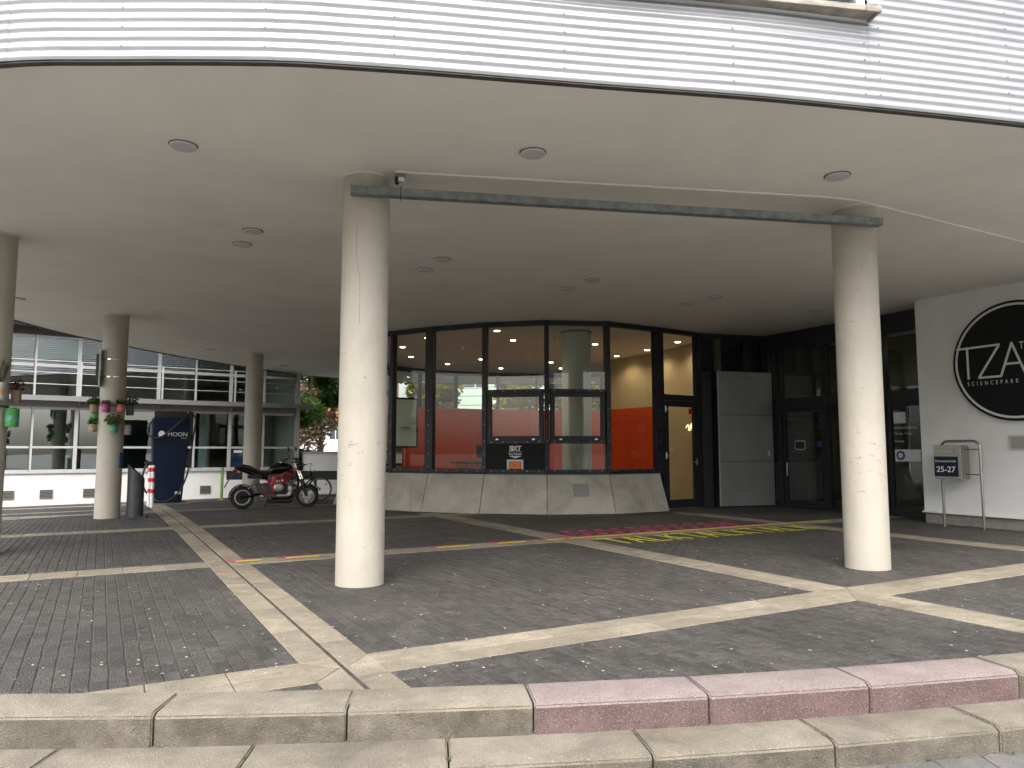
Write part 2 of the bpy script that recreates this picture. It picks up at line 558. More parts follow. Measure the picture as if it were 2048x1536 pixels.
K['leafp'] = leafmat('pot_leaves', (0.055, 0.10, 0.03), (0.10, 0.15, 0.05))
K['leafr'] = leafmat('dark_red_leaves', (0.05, 0.008, 0.01), (0.08, 0.012, 0.014))
K['leafd'] = leafmat('dry_lavender', (0.16, 0.16, 0.11), (0.22, 0.20, 0.13))
K['soil'] = mat('soil', (0.05, 0.035, 0.025), rough=0.95)
K['housew'] = mat('white_house', (0.72, 0.73, 0.75), rough=0.9)
K['brick'] = mat('brick_house', (0.36, 0.20, 0.15), (0.28, 0.15, 0.11), scale=3, rough=0.9)
K['tiles'] = mat('roof_tiles', (0.32, 0.10, 0.05), (0.24, 0.075, 0.04), scale=4, rough=0.85)
K['ocher'] = mat('ochre_house', (0.50, 0.40, 0.26), rough=0.9)
K['greenb'] = mat('pale_green_cladding', (0.46, 0.58, 0.50), (0.42, 0.54, 0.46), scale=1, rough=0.5, metal=0.2)
K['hpane'] = mat('house_pane', (0.06, 0.075, 0.09), rough=0.12)
K['carp'] = mat('car_paint', (0.020, 0.021, 0.024), rough=0.22, coat=0.8)
K['litter'] = mat('litter_bits', (0.50, 0.50, 0.48), (0.34, 0.32, 0.27), scale=3, rough=0.9)
K['moss'] = mat('moss_tuft', (0.07, 0.10, 0.025), (0.12, 0.13, 0.04), scale=9, rough=0.9)

# ------------------------------------------------------------------ ground levels


def zg(x, y):
    s = (-x + y) * 0.7071 - 10.5
    return -min(0.5, 0.0012 * max(0.0, s) ** 2)


GA = R(29.1)
U = Vector((math.cos(GA), math.sin(GA)))
V = Vector((-math.sin(GA), math.cos(GA)))
O0 = Vector((-1.09, 4.91))
S = 5.06


def gp(a, b):
    p = O0 + U * a + V * b
    return p.x, p.y


def fy(x):            # front edge of the upper step, in plan
    return 4.19 + 0.12 * x + 0.02 * x * x


def fn(x):            # unit normal pointing back to the building
    d = 0.12 + 0.04 * x
    l = math.hypot(1, d)
    return -d / l, 1 / l


def off(x, d):
    n = fn(x)
    return x + n[0] * d, fy(x) + n[1] * d


# terrain under everything
g = MB(world=True).box(-400, 400, -400, 400, -1.6, -1.1).build('ground', K['pave'])
tag(g, kind='structure')

# plaza: bed sheet with the fall to the left rear, following the curved top step in front
xs = [-40, -32, -26, -22, -18, -15, -12, -10, -8, -7, -6, -5, -4, -3, -2, -1, 0, 1, 2, 3, 4, 5, 6, 8, 11, 14, 18, 24, 30]
pz = MB(world=True)
rows = []
for x in xs:
    xe = max(-7, min(7, x))
    y0 = fy(xe) + 0.2 + (0.4 * (x - xe) if x > xe else -0.16 * (x - xe) * -1)
    ys = [y0] + [y for y in (5.5, 6.5, 8, 9.5, 11, 12.5, 14, 15.5, 17, 18.5, 20, 22, 24, 26, 28, 31, 35, 42, 55, 80) if y > y0 + 0.4]
    while len(ys) < 21:
        ys.insert(1, ys[0] + (ys[1] - ys[0]) * 0.5)
    rows.append([(x, y, zg(x, y) - 0.006) for y in ys])
n = len(rows[0])
pz.add([p for r in rows for p in r], [(i * n + j, (i + 1) * n + j, (i + 1) * n + j + 1, i * n + j + 1) for i in range(len(xs) - 1) for j in range(n - 1)])
plaza = pz.build('plaza', K['joint'], fix=False)
tag(plaza, 'dark block paving of the forecourt with tan slab strips', kind='structure')

# basalt pavers
BW, BL, GAPL, GAPS = 0.1, 0.2, 0.0065, 0.004


def brick_geo(l, w, ch=0.005, dep=0.05):
    x, y = l / 2, w / 2
    return ([(-x, -y, -dep), (x, -y, -dep), (x, y, -dep), (-x, y, -dep),
             (-x, -y, -ch), (x, -y, -ch), (x, y, -ch), (-x, y, -ch),
             (-x + ch, -y + ch, 0), (x - ch, -y + ch, 0), (x - ch, y - ch, 0), (-x + ch, y - ch, 0)],
            [(8, 9, 10, 11), (0, 1, 5, 4), (1, 2, 6, 5), (2, 3, 7, 6), (3, 0, 4, 7), (4, 5, 9, 8), (5, 6, 10, 9), (6, 7, 11, 10), (7, 4, 8, 11)])


COLS_XY = [(-1.60, 7.87), (4.24, 8.92), (-7.15, 9.98), (-8.74, 16.05), (-7.96, 22.6)]
bricks = []
H2 = 0.235
for ci in range(-4, 3):
    for cj in range(-1, 4):
        a0, a1, b0, b1 = ci * S + H2, (ci + 1) * S - H2, cj * S + H2, (cj + 1) * S - H2
        nc = round((a1 - a0) / BW)
        w = (a1 - a0) / nc
        for c in range(nc):
            am = a0 + (c + 0.5) * w
            b = b0 - (BL / 2 if c % 2 else 0.0)
            while b < b1 - 0.01:
                lo_, hi_ = max(b, b0), min(b + BL, b1)
                b += BL
                if hi_ - lo_ < 0.03:
                    continue
                bm_ = (lo_ + hi_) / 2
                x, y = gp(am, bm_)
                if y > 26 or y < 3.5 or abs(x) > 0.80 * y + 1.5:
                    continue
                if y < fy(x) + 0.30:
                    continue
                if y > 16.6 and x > -4.6 and (y > 18.6 or x > -2.5):
                    continue
                jx = random.gauss(0, 0.0022)
                bricks.append((x + U.x * jx, y + U.y * jx, hi_ - lo_ - GAPS, w - GAPL))
near = sorted([b for b in bricks if abs(b[2] - (BL - GAPS)) < 1e-4 and abs(b[0]) < 0.70 * b[1]], key=lambda b: b[0] ** 2 + b[1] ** 2)[:300]
nearset = set((b[0], b[1]) for b in near)
bv, bf = brick_geo(BL - GAPS, near[0][3])
bme = bpy.data.meshes.new('brick')
bme.from_pydata(bv, [], bf)
bme.materials.append(K['basalt'])
for x, y, l, w in near:
    o = bpy.data.objects.new('brick', bme)
    COL.objects.link(o)
    o.parent = plaza
    o.location = (x, y, zg(x, y) + random.uniform(-0.002, 0.0015))
    o.rotation_euler = (random.gauss(0, 0.006), random.gauss(0, 0.006), GA + math.pi / 2 + random.gauss(0, 0.013))
far = MB(world=True)
for x, y, l, w in bricks:
    if (x, y) in nearset:
        continue
    far.M = Matrix.Translation((x, y, zg(x, y) + random.uniform(-0.002, 0.0015))) @ Matrix.Rotation(GA + math.pi / 2 + random.gauss(0, 0.012), 4, 'Z')
    far.add(*brick_geo(l, w))
fo = far.build('brick_field', K['basalt'], plaza, fix=False)
fo['kind'] = 'stuff'

# paler paving beyond the basalt field, at the sides and behind the buildings
sp_ = MB(world=True)
for ix in range(-44, 31):
    for iy in range(4, 80):
        cx_, cy_ = ix + 0.5, iy + 0.5
        if cy_ < 27.5 and -0.80 * cy_ - 2.4 < cx_ < 0.80 * cy_ + 2.4:
            continue
        if cx_ > 7 and cy_ > 8:
            continue
        if cy_ < fy(max(-7, min(7, cx_))) + 1.4:
            continue
        sp_.add([(ix, iy, zg(ix, iy) + 0.004), (ix + 1, iy, zg(ix + 1, iy) + 0.004), (ix + 1, iy + 1, zg(ix + 1, iy + 1) + 0.004), (ix, iy + 1, zg(ix, iy + 1) + 0.004)], [(0, 1, 2, 3)])
tag(sp_.build('side_pavement', K['pave'], None, fix=False), kind='structure')

# tan slab strips (two rows of slabs; the strips that run away from the street carry a drain slot)
slab_n = 0
slots = MB(world=True)


def slab(poly, lift=0.003):
    global slab_n
    x = sum(p[0] for p in poly) / len(poly)
    y = sum(p[1] for p in poly) / len(poly)
    if y < fy(max(-7, min(7, x))) + 0.30 or y > 27 or abs(x) > 0.82 * y + 1.5 or (y > 16.7 and x > -4.4):
        return
    poly = [p for p in poly]
    mb = MB(world=True)
    rz = random.uniform(-0.001, 0.001)
    mb.hexa([(p[0], p[1], zg(*p) - 0.06) for p in poly], [(p[0], p[1], zg(*p) + lift + rz) for p in poly])
    mb.build('slab', K['slab'], plaza, bevel=0.004)
    slab_n += 1


HW, GB_, JG = 0.23, 0.007, 0.003
for i in range(-4, 3):
    for j in range(-1, 5):
        a, b = i * S, j * S
        GA_ = 0.016 if i == 0 else 0.008
        # node: four mitred slabs
        h = HW
        g_ = GA_
        for tri in ([(-h, -h), (-g_, -h), (-g_, -0.004), (-g_ * 1.5, -0.004)], [(g_, -h), (h, -h), (g_ * 1.5, -0.004), (g_, -0.004)], [(-h, h), (-g_ * 1.5, 0.004), (-g_, 0.004), (-g_, h)],
                    [(g_, h), (g_, 0.004), (g_ * 1.5, 0.004), (h, h)], [(-h, -h + 0.006), (-g_ * 1.8, 0), (-h, h - 0.006)], [(h, -h + 0.006), (h, h - 0.006), (g_ * 1.8, 0)]):
            slab([gp(a + t[0], b + t[1]) for t in tri])
        nsl = 10
        st = (S - 2 * h) / nsl
        for k in range(nsl):
            for s_ in (-1, 1):
                lo_, hi_ = h + k * st + JG, h + (k + 1) * st - JG
                i0, i1 = sorted((s_ * GA_, s_ * h))
                slab([gp(a + i0, b + lo_), gp(a + i1, b + lo_), gp(a + i1, b + hi_), gp(a + i0, b + hi_)])
                i0, i1 = sorted((s_ * GB_, s_ * h))
                slab([gp(a + lo_, b + i0), gp(a + hi_, b + i0), gp(a + hi_, b + i1), gp(a + lo_, b + i1)])

# two granite-aggregate steps down to the pavement
steps = root('entrance_steps', (0, 4.0, -0.32), 0, 'two curved concrete steps along the pavement with three pink blocks', 'steps')


def step_row(joints, d0, d1, z0, z1, mats):
    for k in range(len(joints) - 1):
        xa, xb = joints[k] + 0.005, joints[k + 1] - 0.005
        A, B, C, D = off(xa, d0), off(xb, d0), off(xb, d1), off(xa, d1)
        mb = MB(world=True)
        dz = random.uniform(-0.003, 0.003)
        ins = 0.028
        n0, n1 = fn(xa), fn(xb)
        A2, B2 = (A[0] + n0[0] * ins, A[1] + n0[1] * ins), (B[0] + n1[0] * ins, B[1] + n1[1] * ins)
        z1_ = z1 + dz
        vs_ = [(*A, z0), (*B, z0), (*C, z0), (*D, z0), (*A, z1_ - 0.022), (*B, z1_ - 0.022), (*C, z1_), (*D, z1_), (*A2, z1_), (*B2, z1_)]
        mb.add(vs_, [(3, 2, 1, 0), (0, 1, 5, 4), (4, 5, 9, 8), (8, 9, 6, 7), (1, 2, 6, 9, 5), (3, 0, 4, 8, 7), (2, 3, 7, 6)])
        o = mb.build('step_block', mats[k], steps, bevel=0.009, seg=3, angle=40)
        o.data.materials.append(K['pinkriser'] if mats[k] is K['pink'] else K['riser'])  # upright faces carry the painted shade, with grime on the tan ones
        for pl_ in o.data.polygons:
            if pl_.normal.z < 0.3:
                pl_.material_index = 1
        if mats[k] is K['pink']:
            o['label'] = 'pink speckled aggregate step block'


T_, P_ = K['step'], K['pink']
step_row([-4.95, -3.94, -2.92, -1.90, -0.89, 0.12, 1.13, 2.14, 3.20, 4.16, 5.1, 6.0], 0.0, 0.34, -0.30, 0.014, [T_] * 5 + [P_] * 3 + [T_] * 3)
step_row([-5.4, -4.4, -3.40, -2.38, -1.37, -0.35, 0.68, 1.68, 2.69, 3.68, 4.65, 5.6], -0.34, 0.06, -0.5, -0.16, [T_] * 11)

# lower pavement with slabs, road beyond (behind the photographer)
pv = MB(world=True).box(-40, 40, -6.0, 6.9, -0.9, -0.322).build('pavement', K['pave'])
# keep the pavement sheet in front of the steps only
me = pv.data
for v_ in me.vertices:
    if v_.co.y > 0:
        v_.co.y = 3.9
tag(pv, kind='structure')
sl = MB(world=True)
first = None
k = 0
for i in range(-14, 16):
    for j in range(0, 6):
        x, y = i * 0.3 + 0.08, 2.95 + j * 0.3
        if y > fy(x) - 0.05 or (y < 3.4 and abs(x) > 3.2) or abs(x) > 3.6:
            continue
        if first is None:
            first = MB().box(-0.147, 0.147, -0.147, 0.147, -0.05, 0.0).build('paving_slab', K['pave2'], pv, bevel=0.004)
            o = first
        else:
            o = first.copy()
            COL.objects.link(o)
            o.parent = pv
        o.location = (x, y, -0.305 + random.uniform(-0.002, 0.002))
        k += 1
rd = MB(world=True).box(-80, 80, -16, -6.0, -0.9, -0.44).build('road', K['asphalt'])
tag(rd, kind='structure')
kb = root('kerb', (0, -6.0, -0.32), 0, kind='structure')
for i in range(-8, 9):
    MB(world=True).box(i - 0.495, i + 0.495, -6.12, -5.97, -0.5, -0.305).build('kerb_stone', K['step'], kb, bevel=0.01)
MB(world=True).box(-80, 80, -26, -16.0, -0.9, -0.32).build('far_pavement', K['pave'])['kind'] = 'structure'

# ------------------------------------------------------------------ the overhanging office building
HC = 4.38
ctrl = [(14.0, 9.2), (11, 8.15), (8, 7.30), (6.2, 6.83), (4.67, 6.46), (3.11, 6.14), (2.0, 5.93), (0.71, 5.74), (-0.61, 5.53), (-1.26, 5.44), (-1.85, 5.38),
        (-3.03, 5.37), (-4.05, 5.42), (-5.7, 5.82), (-7.5, 7.05), (-9.2, 9.3), (-10.5, 12.0), (-11.25, 14.9), (-11.47, 18.06), (-11.12, 20.65),
        (-10.57, 23.2), (-9.63, 25.86), (-8.84, 27.86), (-7.76, 29.6), (-6.4, 31.1), (-4.4, 32.3), (-2, 32.8), (2, 33.0), (8, 33.0), (14, 33.0)]


def catmull(P, sub):
    out = []
    for i in range(len(P) - 1):
        p0, p1, p2, p3 = P[max(i - 1, 0)], P[i], P[i + 1], P[min(i + 2, len(P) - 1)]
        for k in range(sub):
            t = k / sub
            q = []
            for d in (0, 1):
                q.append(0.5 * (2 * p1[d] + (p2[d] - p0[d]) * t + (2 * p0[d] - 5 * p1[d] + 4 * p2[d] - p3[d]) * t * t + (3 * p1[d] - p0[d] - 3 * p2[d] + p3[d]) * t ** 3))
            out.append(tuple(q))
    out.append(P[-1])
    return out


path = catmull(ctrl, 4)


def inset(P, d):          # d > 0 moves outward (away from the building body)
    out = []
    for i, p in enumerate(P):
        a, b = P[max(i - 1, 0)], P[min(i + 1, len(P) - 1)]
        t = Vector((b[0] - a[0], b[1] - a[1])).normalized()
        nrm = Vector((-t.y, t.x))       # path runs right to left along the front: outward is to its left
        out.append((p[0] + nrm.x * d, p[1] + nrm.y * d))
    return out


_pa = inset(path, 0.1)
if _pa[20][1] > path[20][1]:
    SGN = -1
else:
    SGN = 1
bld = root('office_building', (0, 18, 0), 0, 'office building with curved corrugated facade overhanging the columned forecourt', 'building')
ins = inset(path, -0.06 * SGN)
sf = MB(world=True)
sf.add([(x, y, HC) for x, y in ins], [tuple(range(len(ins)))])
soffit = sf.build('soffit', K['soffit'], bld, fix=False)
rf = MB(world=True)
rf.prism(inset(path, -0.04 * SGN), 7.9, 8.1)
rf.build('roof_slab', K['trim'], bld)
# backing wall behind the corrugated sheets and the dark drip trim
tr = MB(world=True)
i0, i1 = inset(path, -0.062 * SGN), inset(path, -0.002 * SGN)
for z0, z1 in ((HC - 0.022, HC + 0.045),):
    nn = len(path)
    tr.add([(x, y, z0) for x, y in i0] + [(x, y, z0) for x, y in i1] + [(x, y, z1) for x, y in i0] + [(x, y, z1) for x, y in i1],
           [f for k in range(nn - 1) for f in ((k, k + 1, nn + k + 1, nn + k), (nn + k, nn + k + 1, 3 * nn + k + 1, 3 * nn + k),
                                               (2 * nn + k, 2 * nn + k + 1, k + 1, k), (3 * nn + k, 3 * nn + k + 1, 2 * nn + k + 1, 2 * nn + k))])
tr.build('drip_trim', K['trim'], bld, fix=False)
bw = MB(world=True)
bi = inset(path, -0.05 * SGN)
bw.add([(x, y, HC + 0.04) for x, y in bi] + [(x, y, 7.9) for x, y in bi], [(k, k + 1, nn + k + 1, nn + k) for k in range(nn - 1) if not (-1.9 < bi[k][0] < 3.2 and bi[k][1] < 7)])
bw.build('backing_wall', K['trim'], bld, fix=False)

PITCHC, AMP = 0.0765, 0.0095


def corrugated(p, z0, z1, out):
    q = inset(p, out * SGN)
    mb = MB(world=True)
    ns = int((z1 - z0) / PITCHC * 8)
    zs = [z0 + (z1 - z0) * k / ns for k in range(ns + 1)]
    rings = []
    for z in zs:
        d = AMP * math.sin((z - HC) / PITCHC * 2 * math.pi)
        rings.append([(x, y, z) for x, y in inset(q, d * SGN)])
    L_ = len(q)
    mb.add([pt for r in rings for pt in r], [(k * L_ + i, k * L_ + i + 1, (k + 1) * L_ + i + 1, (k + 1) * L_ + i) for k in range(ns) for i in range(L_ - 1)])
    o = mb.build('corrugated_sheet', K['corr'], bld, fix=False, angle=80)
    return o, q


def xsplit(x):   # index on the front part of the path where x is passed
    for i in range(len(path) - 1):
        if path[i][0] >= x > path[i + 1][0] and path[i][1] < 9:
            return i
    return None


def lerp_path(x):
    i = xsplit(x)
    t = (path[i][0] - x) / (path[i][0] - path[i + 1][0])
    return (x, path[i][1] + t * (path[i + 1][1] - path[i][1]))


def span(xa, xb):          # front piece from xa (right) to xb (left)
    return [lerp_path(xa)] + [p for p in path if xb < p[0] < xa and p[1] < 9 and p[0] > -4.2] + [lerp_path(xb)]


iR = xsplit(7.9)
iL = xsplit(-3.9)
Z0 = HC - 0.008
pieces = [(path[:4] + [path[4]], Z0, 7.95, 0.014)]
sheets = []
pieces = [(path[:iR + 1] + [lerp_path(7.9)], Z0, 7.95, 0.012),
          (span(7.93, 3.11), Z0, 7.95, 0.015),
          (span(3.14, -1.85), Z0, 5.165, 0.012),
          (span(-1.82, -3.9), Z0, 7.95, 0.015),
          ([lerp_path(-3.87)] + [p for p in path[iL + 1:iL + 18]], Z0, 7.95, 0.018),
          (path[iL + 17:iL + 38], Z0, 7.95, 0.015), (path[iL + 37:iL + 58], Z0, 7.95, 0.018), (path[iL + 57:], Z0, 7.95, 0.015)]
for p, z0, z1, o_ in pieces:
    if len(p) > 1:
        sheets.append(corrugated(p, z0, z1, o_)[0])
# screws on every second ridge, in vertical rows
for x, sh, ztop in ((3.06, 2, 5.0), (0.42, 2, 5.0), (-0.92, 2, 5.0), (-1.89, 3, 6.0), (-2.98, 3, 6.0), (3.2, 1, 6.6), (4.5, 1, 6.6), (1.85, 2, 5.0)):
    p0 = lerp_path(x)
    p1 = lerp_path(x - 0.1)
    t = Vector((p0[0] - p1[0], p0[1] - p1[1])).normalized()
    nrm = Vector((t.y, -t.x))
    z = HC + PITCHC * 1.25
    sc = MB(world=True)
    while z < ztop:
        b = Vector((p0[0], p0[1], z)) + Vector((nrm.x, nrm.y, 0)) * (0.012 + AMP)
        sc.tube([b, b + Vector((nrm.x, nrm.y, 0)) * 0.008], 0.006, 8)
        z += PITCHC * 2
    sc.build('screw_row', K['screw'], sheets[sh])
# ribbon window over the middle sheet
wM, wL = wallM(lerp_path(-1.85), lerp_path(3.11))
win = MB(wM, True).box(0.0, wL, -0.16, 0.10, 5.152, 5.182)
win.box(0.0, wL + 0.03, -0.175, -0.150, 5.136, 5.188)
win.box(wL + 0.0, wL + 0.03, -0.16, 0.02, 5.137, 5.212)
sill = win.build('window_sill', K['sill'], bld, bevel=0.003)
for t in (1.2, 2.45, 3.7, 4.9):
    MB(wM, True).box(t, t + 0.05, -0.185, -0.145, 5.130, 5.192).build('sill_joint', K['sill'], sill)
fr = MB(wM, True)
fr.box(0.0, wL - 0.02, -0.02, 0.06, 5.187, 5.26)
fr.box(0.0, wL - 0.02, -0.02, 0.06, 6.35, 6.42)
for t in (0.0, 1.25, 2.5, 3.75, wL - 0.10):
    fr.box(t, t + 0.08, -0.02, 0.06, 5.187, 6.42)
frame = fr.build('window_frame', K['frame'], bld)
for k in range(4):
    MB(wM, True).box(0.05 + 1.25 * k, 1.28 + 1.25 * k, 0.01, 0.025, 5.23, 6.38).build('pane', K['glassd'], frame)
MB(wM, True).box(0, wL, 0.9, 0.95, 4.7, 6.5).build('window_blind', K['blind'], frame)
up = MB(wM, True).box(-0.02, wL + 0.02, -0.03, 0.03, 6.42, 7.9)
up.build('upper_cladding', K['corr'], bld)

# round ceiling lamps (unlit)
lights = [(-3.22, 6.96, 'large round ceiling lamp nearest the camera at upper left of the soffit'),
          (0.21, 7.14, 'round ceiling lamp in front of the galvanised beam, top centre'),
          (3.54, 7.76, 'round ceiling lamp above the right column and beam end'),
          (-3.53, 9.77, 'front one of the two ceiling lamps left of the nearest column'),
          (-3.91, 10.42, 'rear one of the two ceiling lamps left of the nearest column'),
          (-1.08, 11.26, 'front one of the ceiling lamp pair just right of the nearest column'),
          (-1.44, 11.93, 'rear one of the ceiling lamp pair just right of the nearest column'),
          (1.41, 12.68, 'front one of the ceiling lamp pair over the middle of the forecourt'),
          (1.03, 13.36, 'rear one of the ceiling lamp pair over the middle of the forecourt'),
          (3.95, 14.12, 'front one of the ceiling lamp pair before the glass door'),
          (3.58, 14.75, 'rear one of the ceiling lamp pair before the glass door'),
          (6.52, 15.56, 'front one of the ceiling lamp pair beside the dark entrance'),
          (6.16, 16.21, 'rear one of the ceiling lamp pair beside the dark entrance'),
          (-8.93, 21.59, 'far ceiling lamp between the two left rear columns'),
          (-9.73, 14.26, 'ceiling lamp at the left edge beside the leftmost column'),
          (-8.03, 25.71, 'farthest ceiling lamp behind the third column')]
lp = None
for x, y, lab in lights:
    r_ = root('ceiling_lamp', (x, y, HC), 0, lab, 'ceiling lamp', 'round lamps on the soffit')
    if lp is None:
        ring = MB().lathe([(0.136, -0.006), (0.136, -0.001)], 32).build('mounting_ring', K['trim'], r_)
        cov = MB().lathe([(0.0, -0.03), (0.09, -0.029), (0.122, -0.025), (0.128, -0.015), (0.126, -0.006)], 32, caps=False).build('lamp_cover', K['lamp'], r_, fix=False)
        lp = (ring, cov)
    else:
        for q in lp:
            copy_part(q, r_)

# ------------------------------------------------------------------ columns
clabs = ['nearest thick cream concrete column left of centre', 'thick cream concrete column at right under the beam end',
         'cream column cut by the left picture edge, hung with planted tins', 'cream column with two rows of planted tins behind the grey ash bin',
         'plain rear cream column behind the red and black motorcycle']
for (x, y), lab in zip(COLS_XY, clabs):
    z0 = zg(x, y)
    c_ = root('column', (x, y, z0), 0, lab, 'column', 'columns carrying the overhang')
    h = HC - z0
    prof = [(0.252, -0.1)] + [(0.252, h * k / 10) for k in range(1, 10)] + [(0.252, h - 0.012)]
    MB().lathe(prof, 48).build('shaft', K['column'], c_)
    MB().lathe([(0.272, -0.05), (0.272, 0.006), (0.25, 0.010)], 40).build('base_joint', K['trim'], c_)
    MB().lathe([(0.252, h - 0.025), (0.262, h - 0.018), (0.264, h - 0.001)], 48, caps=False).build('caulk_ring', K['caulk'], c_, fix=False)

_th = [(-0.20, 3.78), (-0.19, 3.45), (-0.12, 3.36), (-0.02, 3.22), (0.0, 3.0), (0.0, 2.72)]
ck = MB()
pts_ = []
for th_, z_ in _th:
    x_, y_ = math.sin(th_) * 0.2525, -math.cos(th_) * 0.2525
    pts_.append((x_, y_, z_))
ck.tube(pts_, 0.0012, 4)
ck.build('hairline_crack', K['soil'], bpy.data.objects['column'])
# chipped paint and scuffs on the two front columns
for nm_, (cx_, cy_) in (('column', COLS_XY[0]), ('column.001', COLS_XY[1])):
    ch_ = MB()
    for k in range(40):
        z_ = random.choice([random.uniform(0.15, 4.1), random.uniform(0.9, 1.5)])
        th_ = random.uniform(-1.35, 1.35)
        w_, h_ = random.choice([(0.005, 0.007), (0.009, 0.006), (0.006, 0.015), (0.03, 0.0035), (0.05, 0.003)])
        x_, y_ = math.sin(th_) * 0.2522, -math.cos(th_) * 0.2522
        ch_.M = Matrix.Translation((x_, y_, z_)) @ Matrix.Rotation(th_, 4, 'Z') @ Matrix.Rotation(random.gauss(0, 0.15), 4, 'Y')
        q_ = [(w_ * math.cos(a_) * random.uniform(0.7, 1.1), h_ * math.sin(a_) * random.uniform(0.7, 1.1)) for a_ in (0, 0.9, 1.8, 2.7, 3.6, 4.5, 5.4)]
        ch_.slabxz(q_, -0.0012, 0.003)
    co_ = ch_.build('paint_chips', K['chip'], bpy.data.objects[nm_])
    co_['kind'] = 'stuff'
# galvanised beam tied in front of the two front columns
pA, pB = Vector((-1.60, 7.87)), Vector((4.24, 8.92))
dd = (pB - pA).normalized()
nf = Vector((dd.y, -dd.x))
st_ = pA + nf * 0.335 - dd * 0.16
bR = root('steel_beam', (st_.x, st_.y, 4.085), math.atan2(dd.y, dd.x), 'long galvanised steel beam fixed across the tops of the two front columns', 'beam')
bl_ = (pB - pA).length + 0.30
MB().box(0, bl_, -0.035, 0.072, 0, 0.088).build('hollow_section', K['galv'], bR, bevel=0.006, seg=2)
for t in (0.16, bl_ - 0.16):
    MB().tube([(t, -0.05, 0.05), (t, 0.1, 0.05)], 0.011, 8).build('bolt', K['screw'], bR)
zt = MB().tube([(0.52, -0.042, -0.06), (0.52, -0.042, 0.10), (0.53, 0.03, 0.11)], 0.004, 6)
zt.build('cable_tie', K['rubber'], bR)
cd = MB(world=True)
cd.tube([(-1.25, 7.62, HC - 0.012), (3.67, 8.40, HC - 0.012), (4.1, 8.52, HC - 0.012), (7.35, 10.3, HC - 0.012), (9.4, 11.6, HC - 0.012)], 0.011, 6)
cdo = cd.build('cable_conduit', K['soffit'])
tag(cdo, 'thin painted cable conduit running along the soffit behind the beam', 'conduit')
cm = root('motion_sensor', (-1.21, 7.70, HC), 0, 'small grey and white sensor box on the soffit beside the nearest column', 'sensor')
MB().box(-0.05, 0.05, -0.04, 0.04, -0.05, -0.001).build('housing', K['metalp'], cm, bevel=0.004)
MB().box(-0.01, 0.05, -0.05, 0.03, -0.105, -0.055).build('lens_block', K['white'], cm, bevel=0.004)
MB().box(-0.05, -0.012, -0.045, 0.02, -0.12, -0.05).build('bracket', K['rubber'], cm, bevel=0.004)

# ------------------------------------------------------------------ glazed pavilion (car rental office)
Q = [(-4.75, 22.2), (-4.6, 20.5), (-3.9, 19.05), (-2.97, 18.2), (-1.97, 17.58), (-0.63, 16.97), (0.79, 16.66), (2.2, 16.84), (3.51, 17.64)]
DOOR_END = (4.70, 18.46)
pav = root('glazed_pavilion', (0.8, 20.0, 0), 0, 'curved glazed car rental office with dark frames on sloping concrete panels', 'building')


def vnorm(i):
    a, b = Q[max(i - 1, 0)], Q[min(i + 1, len(Q) - 1)]
    t = Vector((b[0] - a[0], b[1] - a[1])).normalized()
    return Vector((t.y, -t.x))


ZB = 0.865
for i in range(len(Q) - 1):
    a, b = Vector(Q[i]), Vector(Q[i + 1])
    na, nb = vnorm(i), vnorm(i + 1)
    t = (b - a).normalized() * 0.006
    za = min(zg(*a), zg(*b)) - 0.02
    o1, o0 = 0.34, 0.03
    ab, bb = a + na * o1 + t, b + nb * o1 - t
    at_, bt = a + na * o0 + t, b + nb * o0 - t
    ai, bi_ = a - na * 0.15 + t, b - nb * 0.15 - t
    lf = 0.012 if za > -0.05 else 0.0
    mb = MB(world=True)
    mb.hexa([(*ab, za + lf), (*bb, za + lf), (*bi_, za + lf), (*ai, za + lf)], [(*at_, ZB), (*bt, ZB), (*bi_, ZB), (*ai, ZB)])
    p_ = mb.build('concrete_panel', K['concrete'], pav, bevel=0.008)
    if i == 6:
        mid = (ab + bb) / 2
        m_ = wallM(tuple(a), tuple(b))[0]
        q = MB(world=True)
        lng = (b - a).length
        for (x0, x1, z0, z1) in ((lng * 0.40, lng * 0.64, 0.38, 0.66),):
            def pt(x, z, lift):
                f_ = 1 - z / ZB
                dout = o0 + (o1 - o0) * f_ + lift
                base = a + (b - a).normalized() * x
                nn_ = (na + nb).normalized()
                return (base.x + nn_.x * dout, base.y + nn_.y * dout, z)
            q.hexa([pt(x0, z0, 0.0), pt(x1, z0, 0.0), pt(x1, z1, 0.0), pt(x0, z1, 0.0)], [pt(x0, z0, 0.02), pt(x1, z0, 0.02), pt(x1, z1, 0.02), pt(x0, z1, 0.02)])
        q.build('hatch_plate', K['metalp'], p_)

for i in range(len(Q)):
    nn_ = vnorm(i)
    mb = MB(Matrix.Translation((Q[i][0], Q[i][1], 0)) @ Matrix.Rotation(math.atan2(nn_.y, nn_.x) + math.pi / 2, 4, 'Z'), True)
    mb.box(-0.06, 0.06, 0.10, 0.20, -0.2, ZB - 0.01).build('joint_backing', K['trim'], pav)
wide = {4: 0.11, 8: 0.10}
ZT = HC - 0.005
for i in range(len(Q)):
    w = wide.get(i, 0.055)
    nn_ = vnorm(i)
    mb = MB(Matrix.Translation((Q[i][0], Q[i][1], 0)) @ Matrix.Rotation(math.atan2(nn_.y, nn_.x) + math.pi / 2, 4, 'Z'), True)
    mb.box(-w, w, -0.05, 0.10, ZB, ZT)
    po = mb.build('mullion', K['anthra'], pav, bevel=0.003)
    sc = MB(mb.M, True)
    for z in (1.02, 1.32, 1.62, 2.0, 2.35):
        sc.tube([(0, -0.048, z), (0, -0.056, z)], 0.009, 6)
    sc.build('screw', K['screwl'], po)
